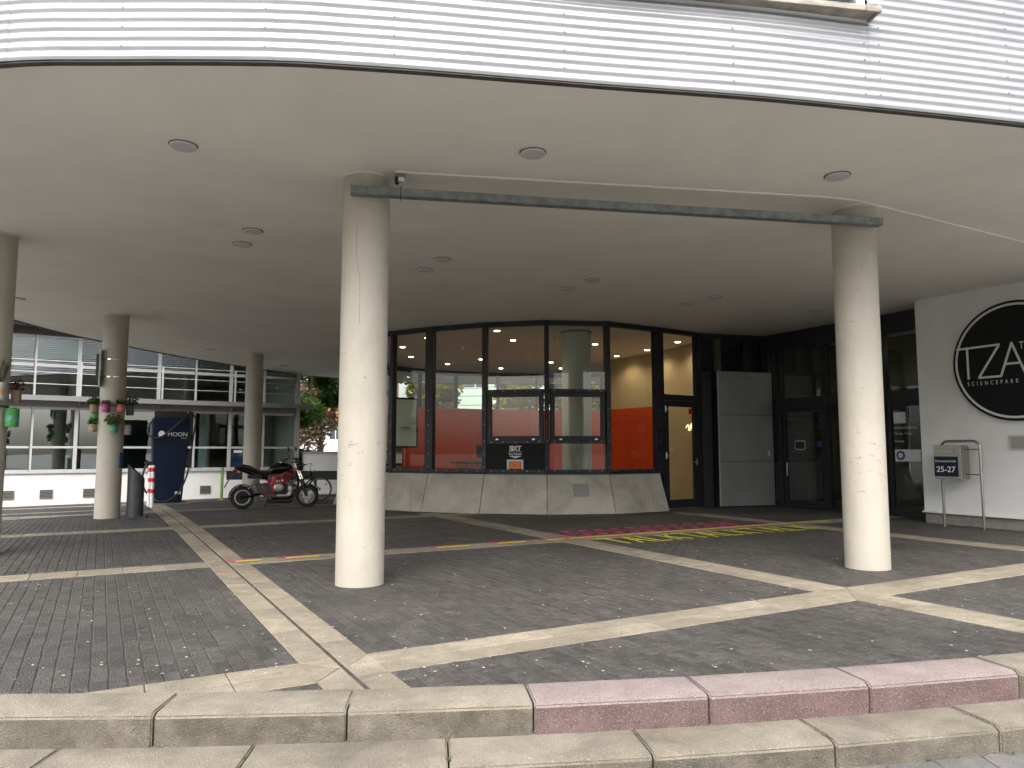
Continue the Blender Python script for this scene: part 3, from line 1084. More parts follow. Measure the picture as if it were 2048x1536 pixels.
for i in range(len(Q) - 1):
    M_, l_ = wallM(Q[i], Q[i + 1])
    wl, wr = wide.get(i, 0.055) + 0.002, l_ - wide.get(i + 1, 0.055) - 0.002
    mb = MB(M_, True)
    mb.box(wl - 0.05, wr + 0.05, -0.075, 0.09, ZB + 0.002, ZB + 0.03)
    mb.box(wl, wr, -0.045, 0.08, ZB + 0.03, ZB + 0.105)
    br = mb.build('bottom_rail', K['anthra'], pav, bevel=0.003)
    sc = MB(M_, True)
    for k in range(5):
        x = wl + (wr - wl) * (k + 0.4) / 4.8
        sc.tube([(x, -0.043, ZB + 0.07), (x, -0.051, ZB + 0.07)], 0.009, 6)
    sc.build('screw', K['screwl'], br)
    MB(M_, True).box(wl, wr, -0.045, 0.08, ZT - 0.11, ZT - 0.001).build('head_rail', K['anthra'], pav, bevel=0.003)
    if i in (5, 6):
        za, zb = 1.555, 2.72
        for z in (za, zb):
            ra = MB(M_, True).box(wl, wr, -0.043, 0.08, z, z + 0.075).build('transom', K['anthra'], pav, bevel=0.003)
            sc = MB(M_, True)
            for k in range(5):
                x = wl + (wr - wl) * (k + 0.4) / 4.8
                sc.tube([(x, -0.041, z + 0.037), (x, -0.049, z + 0.037)], 0.009, 6)
            sc.build('screw', K['screwl'], ra)
        # opening sash
        sa = MB(M_, True)
        f_ = 0.095
        z0, z1 = za + 0.078, zb - 0.003
        sa.box(wl + 0.02, wl + 0.02 + f_, -0.055, 0.05, z0, z1)
        sa.box(wr - 0.02 - f_, wr - 0.02, -0.055, 0.05, z0, z1)
        sa.box(wl + 0.02 + f_, wr - 0.02 - f_, -0.055, 0.05, z0, z0 + f_)
        sa.box(wl + 0.02 + f_, wr - 0.02 - f_, -0.055, 0.05, z1 - f_, z1)
        so = sa.build('sash_frame', K['anthra'], pav, bevel=0.004)
        MB(M_, True).box(wl + 0.1, wr - 0.1, 0.0, 0.012, z0 + 0.08, z1 - 0.08).build('pane', K['glass'], so)
        hg = MB(M_, True)
        for x in (wl + 0.22, wr - 0.27):
            hg.box(x, x + 0.06, -0.075, -0.05, z0 + 0.005, z0 + 0.035)
        hg.build('hinge', K['screwl'], so)
        MB(M_, True).box(wl - 0.02, wr + 0.02, 0.01, 0.022, zb + 0.07, ZT - 0.1).build('pane', K['glass'], pav)
        if i == 5:
            kp = MB(M_, True).box(wl, wr, -0.02, 0.03, ZB + 0.106, za - 0.001).build('key_return_panel', K['black'], pav)
            cxm = (wl + wr) / 2
            TM = M_ @ Matrix.Translation((cxm, -0.024, 0))
            text('brand_lettering', 'SiXT', 0.155, TM @ Matrix.Translation((0, 0, 1.395)), K['stickw'], kp, bold=0.006, sx=1.0, spacing=0.86, world=True)
            MB(TM, True).slabxz([(-0.01, 1.515), (0.02, 1.512), (0.05, 1.535), (0.03, 1.538)], -0.004, 0.004).build('brand_dot', K['stickr'], kp)
            MB(TM, True).box(-0.16, 0.16, -0.003, 0.003, 1.366, 1.373).build('underline', K['stickw'], kp)
            text('key_return_lettering', 'Key Return', 0.075, TM @ Matrix.Translation((0, 0, 1.298)), K['stickw'], kp, bold=0.001, sx=0.85, world=True)
            MB(TM, True).slabxz([(-0.15, 1.275), (0.0, 1.225), (0.15, 1.275)], -0.004, 0.004).build('arrow', K['stickw'], kp)
            bxm = MB(TM, True)
            bxm.box(-0.19, -0.145, -0.03, 0.02, ZB + 0.107, 1.195)
            bxm.box(0.145, 0.19, -0.03, 0.02, ZB + 0.107, 1.195)
            bxm.box(-0.145, 0.145, -0.03, 0.02, 1.15, 1.195)
            bxm.build('slot_frame', K['frame'], kp, bevel=0.003)
            MB(TM, True).box(-0.135, 0.135, -0.02, 0.015, ZB + 0.115, 1.14).build('slot_flap', K['orangeb'], kp, bevel=0.004)
            MB(TM, True).box(-0.05, 0.05, -0.026, -0.018, 1.07, 1.082).build('flap_pull', K['trim'], kp)
        else:
            MB(M_, True).box(wl - 0.02, wr + 0.02, 0.01, 0.022, ZB + 0.09, za + 0.01).build('pane', K['glass'], pav)
    else:
        MB(M_, True).box(wl - 0.02, wr + 0.02, 0.01, 0.022, ZB + 0.09, ZT - 0.1).build('pane', K['glass'], pav)

# glass door with fixed light above
M_, l_ = wallM(Q[-1], DOOR_END)
dx0, dx1 = 0.12, l_ - 0.02
fr = MB(M_, True)
fr.box(dx0, dx0 + 0.06, -0.04, 0.08, 0, ZT)
fr.box(dx1 - 0.10, dx1, -0.04, 0.08, 0, ZT)
fr.box(dx0 + 0.06, dx1 - 0.10, -0.04, 0.08, 2.62, 2.76)
fr.box(dx0 + 0.06, dx1 - 0.10, -0.04, 0.08, ZT - 0.11, ZT)
dfr = fr.build('door_frame', K['anthra'], pav, bevel=0.003)
MB(M_, True).box(dx0 + 0.04, dx1 - 0.08, 0.01, 0.02, 2.74, ZT - 0.1).build('pane', K['glass'], dfr)
lf0, lf1 = dx0 + 0.065, dx1 - 0.105
dr = MB(M_, True)
dr.box(lf0, lf0 + 0.12, -0.05, 0.03, 0.02, 2.61)
dr.box(lf1 - 0.12, lf1, -0.05, 0.03, 0.02, 2.61)
dr.box(lf0 + 0.12, lf1 - 0.12, -0.05, 0.03, 0.02, 0.22)
dr.box(lf0 + 0.12, lf1 - 0.12, -0.05, 0.03, 2.47, 2.61)
door = dr.build('door', K['anthra'], pav, bevel=0.003)
MB(M_, True).box(lf0 + 0.1, lf1 - 0.1, -0.012, 0.0, 0.2, 2.5).build('pane', K['glass'], door)
hd = MB(M_, True).tube([(lf1 - 0.06, -0.05, 1.12), (lf1 - 0.06, -0.11, 1.12), (lf1 - 0.20, -0.11, 1.115)], 0.011, 8)
hd.box(lf1 - 0.085, lf1 - 0.035, -0.058, -0.05, 1.04, 1.2)
hd.build('handle', K['screwl'], door)
for z in (1.28, 2.40):
    h_ = MB(M_, True)
    h_.tube([(lf0 + 0.0, -0.068, z - 0.08), (lf0, -0.068, z + 0.08)], 0.014, 8)
    h_.box(lf0 + 0.012, lf0 + 0.07, -0.064, -0.048, z - 0.03, z + 0.03)
    h_.build('hinge', K['screwl'], door)
MB(M_, True).box(lf1 - 0.27, lf1 - 0.125, -0.016, -0.0125, 2.30, 2.43).build('red_notice', K['stickr'], door)
MB(M_, True).box(lf0 + 0.13, lf0 + 0.3, -0.016, -0.0125, 1.42, 1.45).build('small_sticker', K['stickw'], door)

# inside the pavilion
fl = MB(world=True)
inner = [(q[0], q[1]) for q in Q] + [DOOR_END, (5.6, 18.8), (5.6, 24), (4.2, 27.8), (0.74, 28.5), (-2.16, 27.6), (-3.4, 26.7), (-4.3, 25.6)]
fl.prism(inner, -0.3, 0.015)
fl.build('interior_floor', K['floor'], pav)
RW = [(-4.75, 22.2), (-4.65, 24.2), (-4.3, 25.6), (-3.4, 26.7), (-2.16, 27.6), (-0.6, 28.2), (0.9, 28.5), (2.4, 28.4), (3.4, 28.1), (4.4, 27.6)]
rear = MB(world=True)
for i in range(len(RW) - 1):
    M_, l_ = wallM(RW[i], RW[i + 1])
    m2 = MB(M_, True)
    m2.box(0, 0.11, -0.05, 0.05, 0.9, ZT)
    m2.box(0.11, l_, -0.04, 0.04, 4.22, ZT)
    m2.box(0.11, l_, -0.04, 0.04, 0.86, 0.96)
    fo_ = m2.build('rear_window_frame', K['anthra'], pav)
    MB(M_, True).box(0.08, l_ + 0.03, -0.006, 0.006, 0.94, 4.25).build('pane', K['glass'], fo_)
    MB(M_, True).box(0, l_ - 0.01, -0.1, 0.1, -0.4, 0.86).build('rear_sill_wall', K['concrete'], pav)
ow = root('orange_partition', (-1.2, 23.8, 0.015), 0, 'long orange partition wall inside the rental office', 'partition')
pts = [(-3.35, 22.7), (-1.3, 23.9), (0.6, 24.7), (2.0, 25.0), (3.15, 24.9)]
for i in range(len(pts) - 1):
    M_, l_ = wallM(pts[i], pts[i + 1])
    MB(M_, True).box(0.004, l_ - 0.004, 0, 0.1, 0.02, 2.75).build('partition_panel', K['orange'], ow, bevel=0.004)
rw = root('interior_wall', (4.2, 22, 0.015), 0, 'cream side wall with orange lower half behind the glass door', 'wall')
ipts = [(3.2, 24.5), (4.45, 22.2), (5.1, 20.2), (5.25, 18.75)]
for i in range(len(ipts) - 1):
    M_, l_ = wallM(ipts[i], ipts[i + 1])
    MB(M_, True).box(0, l_ - 0.002, 0, 0.12, 2.75, HC - 0.01).build('cream_upper', K['cream'], rw)
    MB(M_, True).box(0, l_ - 0.002, -0.004, 0.12, 0.02, 2.748).build('lower_panel', K['orange'] if i < 1 else K['cream'], rw)
ic = root('interior_column', (1.62, 18.4, 0.015), 0, 'pale green round column inside the rental office', 'column')
MB().lathe([(0.37, 0)] + [(0.37, k * 0.43) for k in range(1, 11)] + [(0.37, HC - 0.02)], 40).build('shaft', K['incol'], ic)
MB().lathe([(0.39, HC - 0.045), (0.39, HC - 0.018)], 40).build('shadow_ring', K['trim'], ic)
ct = root('service_counter', (-0.7, 19.6, 0.015), R(10), 'bright orange service counter behind the second pavilion window', 'counter')
MB().box(-0.85, 0.85, -0.3, 0.3, 0, 1.05).build('counter_body', K['orange'], ct, bevel=0.02, seg=2)
MB().box(-0.9, 0.9, -0.36, 0.34, 1.05, 1.10).build('counter_top', K['black'], ct, bevel=0.01)
MB().box(-0.25, 0.25, -0.02, 0.02, 1.2, 1.52).build('monitor', K['black'], ct, bevel=0.01)
MB().box(-0.03, 0.03, -0.02, 0.04, 1.10, 1.22).build('monitor_stand', K['black'], ct)
ps = root('poster_frame', (-2.75, 19.0, 0.015), R(18), 'framed poster board standing inside the leftmost pavilion window', 'poster')
pf = MB()
for x0, x1, z0, z1 in ((-0.32, -0.28, 1.45, 2.75), (0.28, 0.32, 1.45, 2.75), (-0.28, 0.28, 1.45, 1.5), (-0.28, 0.28, 2.7, 2.75)):
    pf.box(x0, x1, -0.02, 0.02, z0, z1)
pf.build('frame', K['rubber'], ps)
MB().box(-0.28, 0.28, -0.01, 0.01, 1.5, 2.7).build('sheet', K['blind'], ps)
MB().lathe([(0.12, 1.98), (0.13, 1.99)], 20).build('printed_disc', K['stickb'], ps)
MB().tube([(0, 0.02, 0), (0, 0.02, 1.5)], 0.025, 10).build('pole', K['steel'], ps)
MB().lathe([(0.22, 0), (0.22, 0.02), (0.03, 0.03)], 24).build('foot', K['steel'], ps)
ns = root('neon_script', (4.98, 20.35, 1.9), R(-70), 'small glowing script sign on the wall behind the glass door', 'sign')
cur = [(-0.16, 0, 0.10), (-0.10, 0, 0.16), (-0.04, 0, 0.12), (-0.07, 0, 0.06), (-0.01, 0, 0.05), (0.05, 0, 0.14), (0.09, 0, 0.17), (0.04, 0, 0.18), (0.03, 0, 0.10), (0.09, 0, 0.10), (0.10, 0, 0.0), (0.13, 0, -0.10), (0.16, 0, -0.16)]
MB().tube([(q[0] * 1.3, -0.06, q[1] * 1.3) for q in catmull([(c[0], c[2]) for c in cur], 4)], 0.007, 6).build('tube', K['neon'], ns)
MB().box(-0.3, 0.3, -0.045, -0.035, -0.28, 0.32).build('backing', K['cream'], ns)

ilabs = ['lit downlight on the office ceiling, front left of the middle panes', 'lit downlight on the office ceiling, centre of the middle panes', 'lit downlight at the wide mullion of the left panes',
         'lit downlight seen high in the leftmost pane', 'second lit downlight in the leftmost pane', 'lit downlight low in the second pane', 'lit downlight beside the third mullion', 'lit downlight low in the middle pane',
         'lit downlight right of the pale green column', 'lit downlight left of the pale green column', 'farthest lit downlight behind the pale green column']
idl = [(-0.37, 18.09), (0.03, 19.67), (-2.23, 19.23), (-3.15, 20.99), (-3.21, 23.19), (-2.22, 25.16), (-1.01, 23.84), (-0.40, 26.48), (2.33, 20.42), (1.32, 24.66), (1.78, 26.48),
       (4.0, 21.6), (3.3, 23.0), (4.55, 20.0)]  # added, unseen downlights that throw the scallops on the cream wall
ilabs += ['added lit downlight near the cream side wall, middle', 'added lit downlight near the cream side wall, rear', 'added lit downlight just behind the glass door']
dp = None
for (x, y), lab in zip(idl, ilabs):
    r_ = root('downlight', (x, y, HC - 0.004), 0, lab, 'downlight', 'lit downlights in the rental office')
    if dp is None:
        dp = (MB().lathe([(0.10, -0.012), (0.10, -0.001)], 20).build('trim_ring', K['white'], r_), MB().lathe([(0.07, -0.018), (0.07, -0.013)], 20).build('bulb_disc', K['lit'], r_))
    else:
        for q in dp:
            copy_part(q, r_)
    if (x, y) in ((0.03, 19.67), (-3.21, 23.19), (-2.22, 25.16), (-0.40, 26.48), (1.78, 26.48)):
        continue
    ld = bpy.data.lights.new('downlight_lamp', 'SPOT')
    ld.energy = 19
    ld.spot_size = R(150)
    ld.spot_blend = 0.6
    ld.color = (1.0, 0.80, 0.56)
    ld.shadow_soft_size = 0.06
    lo_ = bpy.data.objects.new('downlight_lamp', ld)
    COL.objects.link(lo_)
    lo_.parent = r_
    lo_.location = (0, 0, -0.04)
for k, (x, y) in enumerate([(-1.4, 21.0), (1.1, 19.3), (0.5, 22.5)]):
    dm = root('dome_camera', (x, y, HC - 0.004), 0, ['round smoke detector on the office ceiling, left', 'small dome camera on the office ceiling near the middle mullion', 'smoke detector on the office ceiling, rear'][k], 'sensor')
    MB().lathe([(0.07, -0.04), (0.075, -0.002)], 18).build('base', K['white'], dm)
    MB().ball((0, 0, -0.06), 0.06, 0.06, 0.06).build('dome', K['stickw'], dm)

# ------------------------------------------------------------------ entrance corner
ent = root('entrance', (6.5, 18.0, 0), 0, 'dark recessed main entrance with grey metal panels and glazed doors', 'entrance')
P7 = (6.62, 19.05)
M_, l_ = wallM((4.72, 18.47), P7)
gf = MB(M_, True)
gf.box(0, 0.06, -0.02, 0.08, 0, ZT)
gf.box(0.06, l_, -0.02, 0.08, ZT - 0.12, ZT)
gf.box(1.30, 1.50, -0.02, 0.08, 3.3, ZT - 0.12)
gf.box(l_ - 0.14, l_ + 0.02, -0.02, 0.10, 0, ZT - 0.12)
g1 = gf.build('glazing_frame', K['anthra'], ent)
MB(M_, True).box(0.05, l_ - 0.1, 0.02, 0.03, 3.3, ZT - 0.1).build('pane', K['glassd'], g1)
MB(M_, True).box(0.02, 0.30, -0.08, 0.06, 0.0, 3.38).build('dark_return_panel', K['anthra'], ent)
for z0, z1 in ((0.03, 1.125), (1.135, 2.285), (2.295, 3.38)):
    MB(M_, True).box(0.36, l_ - 0.06, -0.30, -0.27, z0, z1).build('metal_panel', K['metalp'], ent, bevel=0.004)
MB(M_, True).box(0.342, 0.358, -0.303, -0.27, 0.03, 3.38).build('edge_strip', K['frame'], ent)
MB(M_, True).box(0.34, l_ - 0.07, -0.268, -0.001, 0.0, 3.37).build('panel_core', K['anthra'], ent)
MB(M_, True).box(1.74, 1.80, -0.32, -0.30, 1.27, 1.40).build('key_switch', K['frame'], ent, bevel=0.004)
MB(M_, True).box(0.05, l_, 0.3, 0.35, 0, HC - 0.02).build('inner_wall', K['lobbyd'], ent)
E0, E1 = P7, (8.60, 15.20)
M_, l_ = wallM(E0, E1)
tops = [0.0, 0.36, 1.60, 2.62, 3.24, 4.24, l_]
ef = MB(M_, True)
for t in (0.0, 0.40, 1.78, 2.30, 3.30, 4.28):
    ef.box(t, t + 0.12, -0.06, 0.10, 0, ZT)
ef.box(0, l_, -0.05, 0.09, 2.44, 2.70)
ef.box(0, l_, -0.05, 0.09, ZT - 0.42, ZT - 0.002)
ef.box(0, l_, -0.05, 0.09, 0.0, 0.06)
efo = ef.build('entrance_frame', K['anthra'], ent)
for x0, x1 in ((0.12, 0.4), (0.52, 1.78), (1.90, 2.30), (2.42, 3.30), (3.42, 4.28)):
    MB(M_, True).box(x0 - 0.01, x1 + 0.01, 0.0, 0.012, 2.68, ZT - 0.4).build('pane', K['glassd'], efo)
for k, (x0, x1) in enumerate(((0.52, 1.78), (2.42, 3.30), (3.42, 4.28))):
    d_ = MB(M_, True)
    d_.box(x0 + 0.005, x0 + 0.095, -0.03, 0.03, 0.062, 2.435)
    d_.box(x1 - 0.095, x1 - 0.005, -0.03, 0.03, 0.062, 2.435)
    d_.box(x0 + 0.095, x1 - 0.095, -0.03, 0.03, 0.062, 0.18)
    d_.box(x0 + 0.095, x1 - 0.095, -0.03, 0.03, 2.34, 2.435)
    do = d_.build('door_leaf', K['anthra'], ent)
    MB(M_, True).box(x0 + 0.09, x1 - 0.09, 0.0, 0.012, 0.17, 2.35).build('pane', K['glassd'], do)
    if k == 0:
        MB(M_, True).tube([(x0 + 0.14, -0.07, 0.78), (x0 + 0.14, -0.07, 1.1)], 0.014, 8).build('pull_handle', K['screwl'], do)
        MB(M_, True).box(x0 + 0.35, x0 + 0.66, -0.008, -0.002, 1.42, 1.64).build('notice_border', K['stickw'], do)
        MB(M_, True).box(x0 + 0.365, x0 + 0.645, -0.012, -0.0085, 1.435, 1.625).build('notice', K['rubber'], do)
        MB(M_, True).box(x1 - 0.26, x1 - 0.11, -0.008, -0.002, 1.50, 1.62).build('sticker', K['stickb'], do)
    if k == 2:
        nb_ = MB(M_, True).box(x0 + 0.14, x0 + 0.42, -0.008, -0.002, 1.98, 2.22).build('paper_notice', K['stickw'], do)
        TX = M_ @ Matrix.Translation((x0 + 0.14, -0.006, 0))
        for q, (tx, z, sz) in enumerate((('ÖFFNUNGSZEITEN', 1.86, 0.062), ('Montag - Freitag', 1.74, 0.062), ('Samstags', 1.58, 0.062))):
            text('opening_hours_lettering', tx, sz, TX @ Matrix.Translation((0, 0, z)), K['stickw'], do, align='LEFT', depth=0.001, world=True)
        ce = MB(M_, True).box(x0 + 0.14, x0 + 0.72, -0.008, -0.002, 1.17, 1.42).build('certificate_sticker', K['stickw'], do)
        MB(M_ @ Matrix.Translation((x0 + 0.27, -0.009, 1.295)) @ Matrix.Rotation(math.pi / 2, 4, 'X'), True).lathe([(0.105, 0), (0.105, 0.003)], 8).build('seal', K['stickb'], ce)
        MB(M_ @ Matrix.Translation((x0 + 0.27, -0.013, 1.295)) @ Matrix.Rotation(math.pi / 2, 4, 'X'), True).lathe([(0.055, 0), (0.055, 0.003)], 16).build('seal_centre', K['stickw'], ce)
MB(M_, True).box(1.90, 2.30, 0.0, 0.012, 0.06, 2.44).build('side_pane', K['glassd'], efo)
MB(M_, True).box(0.12, 0.40, 0.0, 0.012, 0.06, 2.44).build('side_pane', K['glassd'], efo)
# lobby behind the doors
lb = root('lobby', (8.5, 19.0, 0), 0, 'dim lobby with letterbox wall behind the entrance doors', 'room')
MB(M_, True).box(-0.5, l_ + 0.5, 0.12, 3.0, -0.2, 0.012).build('lobby_floor', K['floor'], lb)
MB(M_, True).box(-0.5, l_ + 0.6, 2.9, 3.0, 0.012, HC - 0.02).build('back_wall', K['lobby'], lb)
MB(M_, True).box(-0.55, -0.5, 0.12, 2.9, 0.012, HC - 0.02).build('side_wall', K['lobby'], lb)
MB(M_, True).box(0.2, l_ + 0.4, 1.9, 2.88, 2.9, 3.35).build('gallery_edge', K['lobby'], lb)
for k in range(9):
    z = 1.18 + k * 0.125
    MB(M_, True).box(-0.499, -0.40, 0.25, 2.75, z, z + 0.108).build('letterbox_row', K['steel'], lb, bevel=0.008)
for k in range(5):
    MB(M_, True).box(-0.499, -0.30, 0.25 + 0.5 * k, 0.74 + 0.5 * k, 0.05, 1.08).build('cupboard_door', K['metalp'], lb, bevel=0.006)
MB(M_, True).box(3.9, 4.3, 2.2, 2.3, 0.2, 1.5).build('display_board', K['blind'], lb)
for k, (t, d, lab) in enumerate(((1.5, 1.6, 'lit lobby ceiling lamp above the first entrance door'), (3.75, 1.2, 'lit lobby ceiling lamp right of the right column, upper'), (4.3, 2.0, 'lit lobby ceiling lamp at the white wall edge'))):
    w_ = M_ @ Vector((t, d, 3.8))
    r_ = root('lobby_lamp', w_, 0, lab, 'lamp', 'lit lamps in the lobby')
    MB().lathe([(0.09, 0), (0.09, 0.02)], 18).build('disc', K['litw'], r_)
    MB().lathe([(0.11, 0.021), (0.11, 0.06)], 18).build('housing', K['white'], r_)
    MB().tube([(0, 0, 0.06), (0, 0, HC - 3.81)], 0.008, 6).build('rod', K['trim'], r_)

# ------------------------------------------------------------------ white wall with round sign
W0 = Vector((8.05, 14.5))
wdir = Vector((math.sin(GA), -math.cos(GA)))
W1 = W0 + wdir * 8.0
M_, l_ = wallM(tuple(W0), tuple(W1))
ww = root('white_wall', (W0.x, W0.y, 0), 0, 'white rendered wall at right carrying the round black sign', 'wall')
MB(M_, True).box(0, l_, 0, 3.0, 0.235, HC - 0.002).build('rendered_face', K['render'], ww)
MB(M_, True).box(-0.02, l_, -0.05, 0.1, 0.205, 0.232).build('base_profile', K['white'], ww, bevel=0.003)
MB(M_, True).box(0.01, l_, 0.012, 3.0, -0.1, 0.204).build('plinth', K['grime'], ww)
ip = MB(M_, True)
ip.box(1.60, 2.05, -0.012, 0.0, 1.40, 1.68)
ipo = ip.build('intercom_plate', K['frame'], ww, bevel=0.003)
MB(M_, True).box(1.64, 2.01, -0.018, -0.0125, 1.435, 1.645).build('intercom_face', K['steel'], ipo)
# round sign
c_t, c_z, rad = 1.80, 2.99, 1.07
sc_ = M_ @ Vector((c_t, -0.06, c_z))
sg = root('round_sign', sc_, math.atan2(wdir.y, wdir.x), 'large round black sign with white ring and letters on the white wall', 'sign')
RX = Matrix.Rotation(math.pi / 2, 4, 'X')
MB(RX).lathe([(rad, -0.055), (rad, 0.0)], 72).build('disc', K['black'], sg, bevel=0.004)
rg = MB(RX)
ro, ri = rad - 0.045, rad - 0.085
rg.lathe([(ri, 0.001), (ri, 0.006), (ro, 0.006), (ro, 0.001)], 72, caps=False)
rg.build('ring', K['signtxt'], sg, fix=False)


def stroke(mb, a, b, w, y=-0.006):
    a, b = Vector(a), Vector(b)
    t = (b - a).normalized()
    nn_ = Vector((-t.y, t.x)) * w / 2
    mb.slabxz([(a.x - nn_.x, a.y - nn_.y), (b.x - nn_.x, b.y - nn_.y), (b.x + nn_.x, b.y + nn_.y), (a.x + nn_.x, a.y + nn_.y)], y, -0.001)


tz = MB()
lw = 0.038
stroke(tz, (-0.995, 0.30), (-0.225, 0.31), lw)
stroke(tz, (-0.795, 0.29), (-0.795, -0.275), lw, -0.0058)
stroke(tz, (-0.238, 0.30), (-0.61, -0.262), lw, -0.0065)
stroke(tz, (-0.62, -0.262), (-0.215, -0.262), lw, -0.006)
stroke(tz, (-0.228, -0.262), (-0.02, 0.325), lw, -0.0066)
stroke(tz, (-0.03, 0.325), (0.185, -0.28), lw, -0.0062)
stroke(tz, (-0.15, -0.052), (0.10, -0.052), lw, -0.0058)
tz.build('monogram', K['signtxt'], sg)
text('name_lettering', 'SCIENCEPARK', 0.105, Matrix.Translation((-0.82, -0.004, -0.40)), K['signtxt'], sg, align='LEFT', sx=0.70, spacing=2.12, depth=0.002)
text('side_lettering', 'TE', 0.185, Matrix.Translation((0.095, -0.004, 0.19)), K['signtxt'], sg, align='LEFT', sx=0.7, depth=0.002)

# letterbox on a steel hoop
LW = Matrix.Translation((0, 0, 0))
lbx0 = M_ @ Vector((0.98, -0.42, 0))
lt = root('letterbox_stand', (lbx0.x, lbx0.y, 0), math.atan2(wdir.y, wdir.x) + R(3), 'stainless letterbox on a tubular hoop with blue street number plate', 'letterbox')
hw_ = 0.34
arc = [(-hw_, 0, 0), (-hw_, 0, 1.45)] + [(-hw_ + 0.12 - 0.12 * math.cos(a), 0, 1.45 + 0.12 * math.sin(a)) for a in (R(20), R(45), R(70), R(90))] + \
      [(hw_ - 0.12 + 0.12 * math.sin(a), 0, 1.45 + 0.12 * math.cos(a)) for a in (0, R(20), R(45), R(70), R(90))] + [(hw_, 0, 0)]
MB().tube(arc, 0.024, 12).build('hoop', K['steel'], lt)
bo = MB().box(-0.40, 0.08, -0.15, 0.15, 0.88, 1.50).build('box', K['steel'], lt, bevel=0.006)
MB().box(-0.31, -0.03, -0.175, -0.151, 1.34, 1.43).build('slot_flap', K['steel'], bo, bevel=0.004)
pl = MB().box(-0.385, 0.025, -0.170, -0.152, 0.93, 1.29).build('number_plate', K['blue'], lt)
text('street_lettering', 'Dennewartstraße', 0.055, Matrix.Translation((-0.18, -0.172, 1.19)), K['stickw'], pl, depth=0.001, sx=0.95)
text('number_lettering', '25-27', 0.145, Matrix.Translation((-0.18, -0.172, 1.01)), K['stickw'], pl, depth=0.001, bold=0.001)
MB().box(0.035, 0.07, -0.16, -0.151, 0.93, 1.43).build('side_hinge_strip', K['steel'], bo)
for z in (0.97, 1.42):
    MB().tube([(0.07, 0, z), (0.34, 0, z)], 0.012, 8).build('clamp', K['steel'], lt)

# ------------------------------------------------------------------ floor tape and taped lettering
TAPE_Z = 0.0085
HGT = 0.003


def strip(mb, a0, b0, a1, b1, w, z=TAPE_Z):
    p, q = Vector(gp(a0, b0)), Vector(gp(a1, b1))
    t = (q - p).normalized()
    nn_ = Vector((-t.y, t.x)) * w / 2
    c4 = [p - nn_, q - nn_, q + nn_, p + nn_]
    mb.hexa([(c.x, c.y, zg(c.x, c.y) + z) for c in c4], [(c.x, c.y, zg(c.x, c.y) + z + HGT) for c in c4])


for k, (a0, a1) in enumerate(((0.0, 0.32), (0.62, 1.05), (1.38, 1.75), (2.75, 3.28), (3.75, 4.22), (4.62, 4.95))):
    for col, db, nm in ((K['pinkt'], 0.13, 'pink'), (K['yellowt'], 0.035, 'yellow')):
        sh_ = 0.0 if nm == 'pink' else 0.10
        mb = MB(world=True)
        strip(mb, a0 + sh_, S + db, a1 + sh_, S + db, 0.075)
        o = mb.build('tape_dash', col)
        tag(o, f'{ORD[k]} {nm} tape dash from the drain slot on the middle tan strip', 'floor tape', f'{nm} tape dashes on the tan strip')
for col, db, nm, a1 in ((K['pinkt'], 0.13, 'pink', 11.0), (K['yellowt'], 0.035, 'yellow', 11.3)):
    mb = MB(world=True)
    strip(mb, 5.12, S + db, a1, S + db, 0.075)
    tag(mb.build('tape_line', col), f'long {nm} tape line on the paving running to the entrance', 'floor tape')
GLY = {'T': [((0, 1), (0.8, 1)), ((0.4, 1), (0.4, 0))], 'A': [((0, 0), (0.38, 1)), ((0.38, 1), (0.76, 0)), ((0.18, 0.4), (0.6, 0.4))], 'L': [((0.05, 1), (0.05, 0)), ((0.05, 0.04), (0.62, 0.04))],
       'K': [((0.05, 1), (0.05, 0)), ((0.05, 0.42), (0.62, 1)), ((0.2, 0.55), (0.66, 0))], 'P': [((0.05, 0), (0.05, 1)), ((0.05, 0.96), (0.6, 0.96)), ((0.6, 0.96), (0.6, 0.5)), ((0.6, 0.5), (0.05, 0.5))],
       'S': [((0.65, 0.96), (0.05, 0.96)), ((0.05, 0.96), (0.05, 0.52)), ((0.05, 0.5), (0.65, 0.5)), ((0.65, 0.5), (0.65, 0.04)), ((0.65, 0.04), (0.05, 0.04))]}


def floor_word(name, word, a0, b0, h, adv, m, flip, label):
    x, y = gp(a0, b0)
    rt = root(name, (x, y, zg(x, y)), 0, label, 'floor lettering')
    for k, ch in enumerate(word):
        mb = MB(world=True)
        for q, (s, e) in enumerate(GLY[ch]):
            if flip:
                f_ = lambda p: (a0 + (len(word) - 1 - k) * adv + (0.8 - p[0]) * adv * 0.92, b0 + (1 - p[1]) * h)
            else:
                f_ = lambda p: (a0 + k * adv + p[0] * adv * 0.92, b0 + p[1] * h)
            (p0, p1), (q0, q1) = f_(s), f_(e)
            strip(mb, p0, p1, q0, q1, 0.054, TAPE_Z - 0.002 + q * 0.0012)
        mb.build('letter', m, rt)


floor_word('yellow_lettering', 'TALKTALKTALK', 5.45, S - 0.92, 0.68, 0.385, K['yellowt'], False, 'yellow tape letters spelling TALK three times on the dark paving')
floor_word('pink_lettering', 'PSSSSSSSSSST', 5.15, S + 0.28, 0.62, 0.34, K['pinkt'], True, 'pink tape letters upside down on the paving above the yellow ones')


def ground_line(name, p, q, w, m, label):
    mb = MB(world=True)
    p, q = Vector(p), Vector(q)
    t = (q - p).normalized()
    nn_ = Vector((-t.y, t.x)) * w / 2
    nseg = 8
    for k in range(nseg):
        a, b = p + (q - p) * k / nseg, p + (q - p) * (k + 1) / nseg
        c4 = [a - nn_, b - nn_, b + nn_, a + nn_]
        mb.hexa([(c.x, c.y, zg(c.x, c.y) + 0.006) for c in c4], [(c.x, c.y, zg(c.x, c.y) + 0.011) for c in c4])
    tag(mb.build(name, m), label, 'road marking')


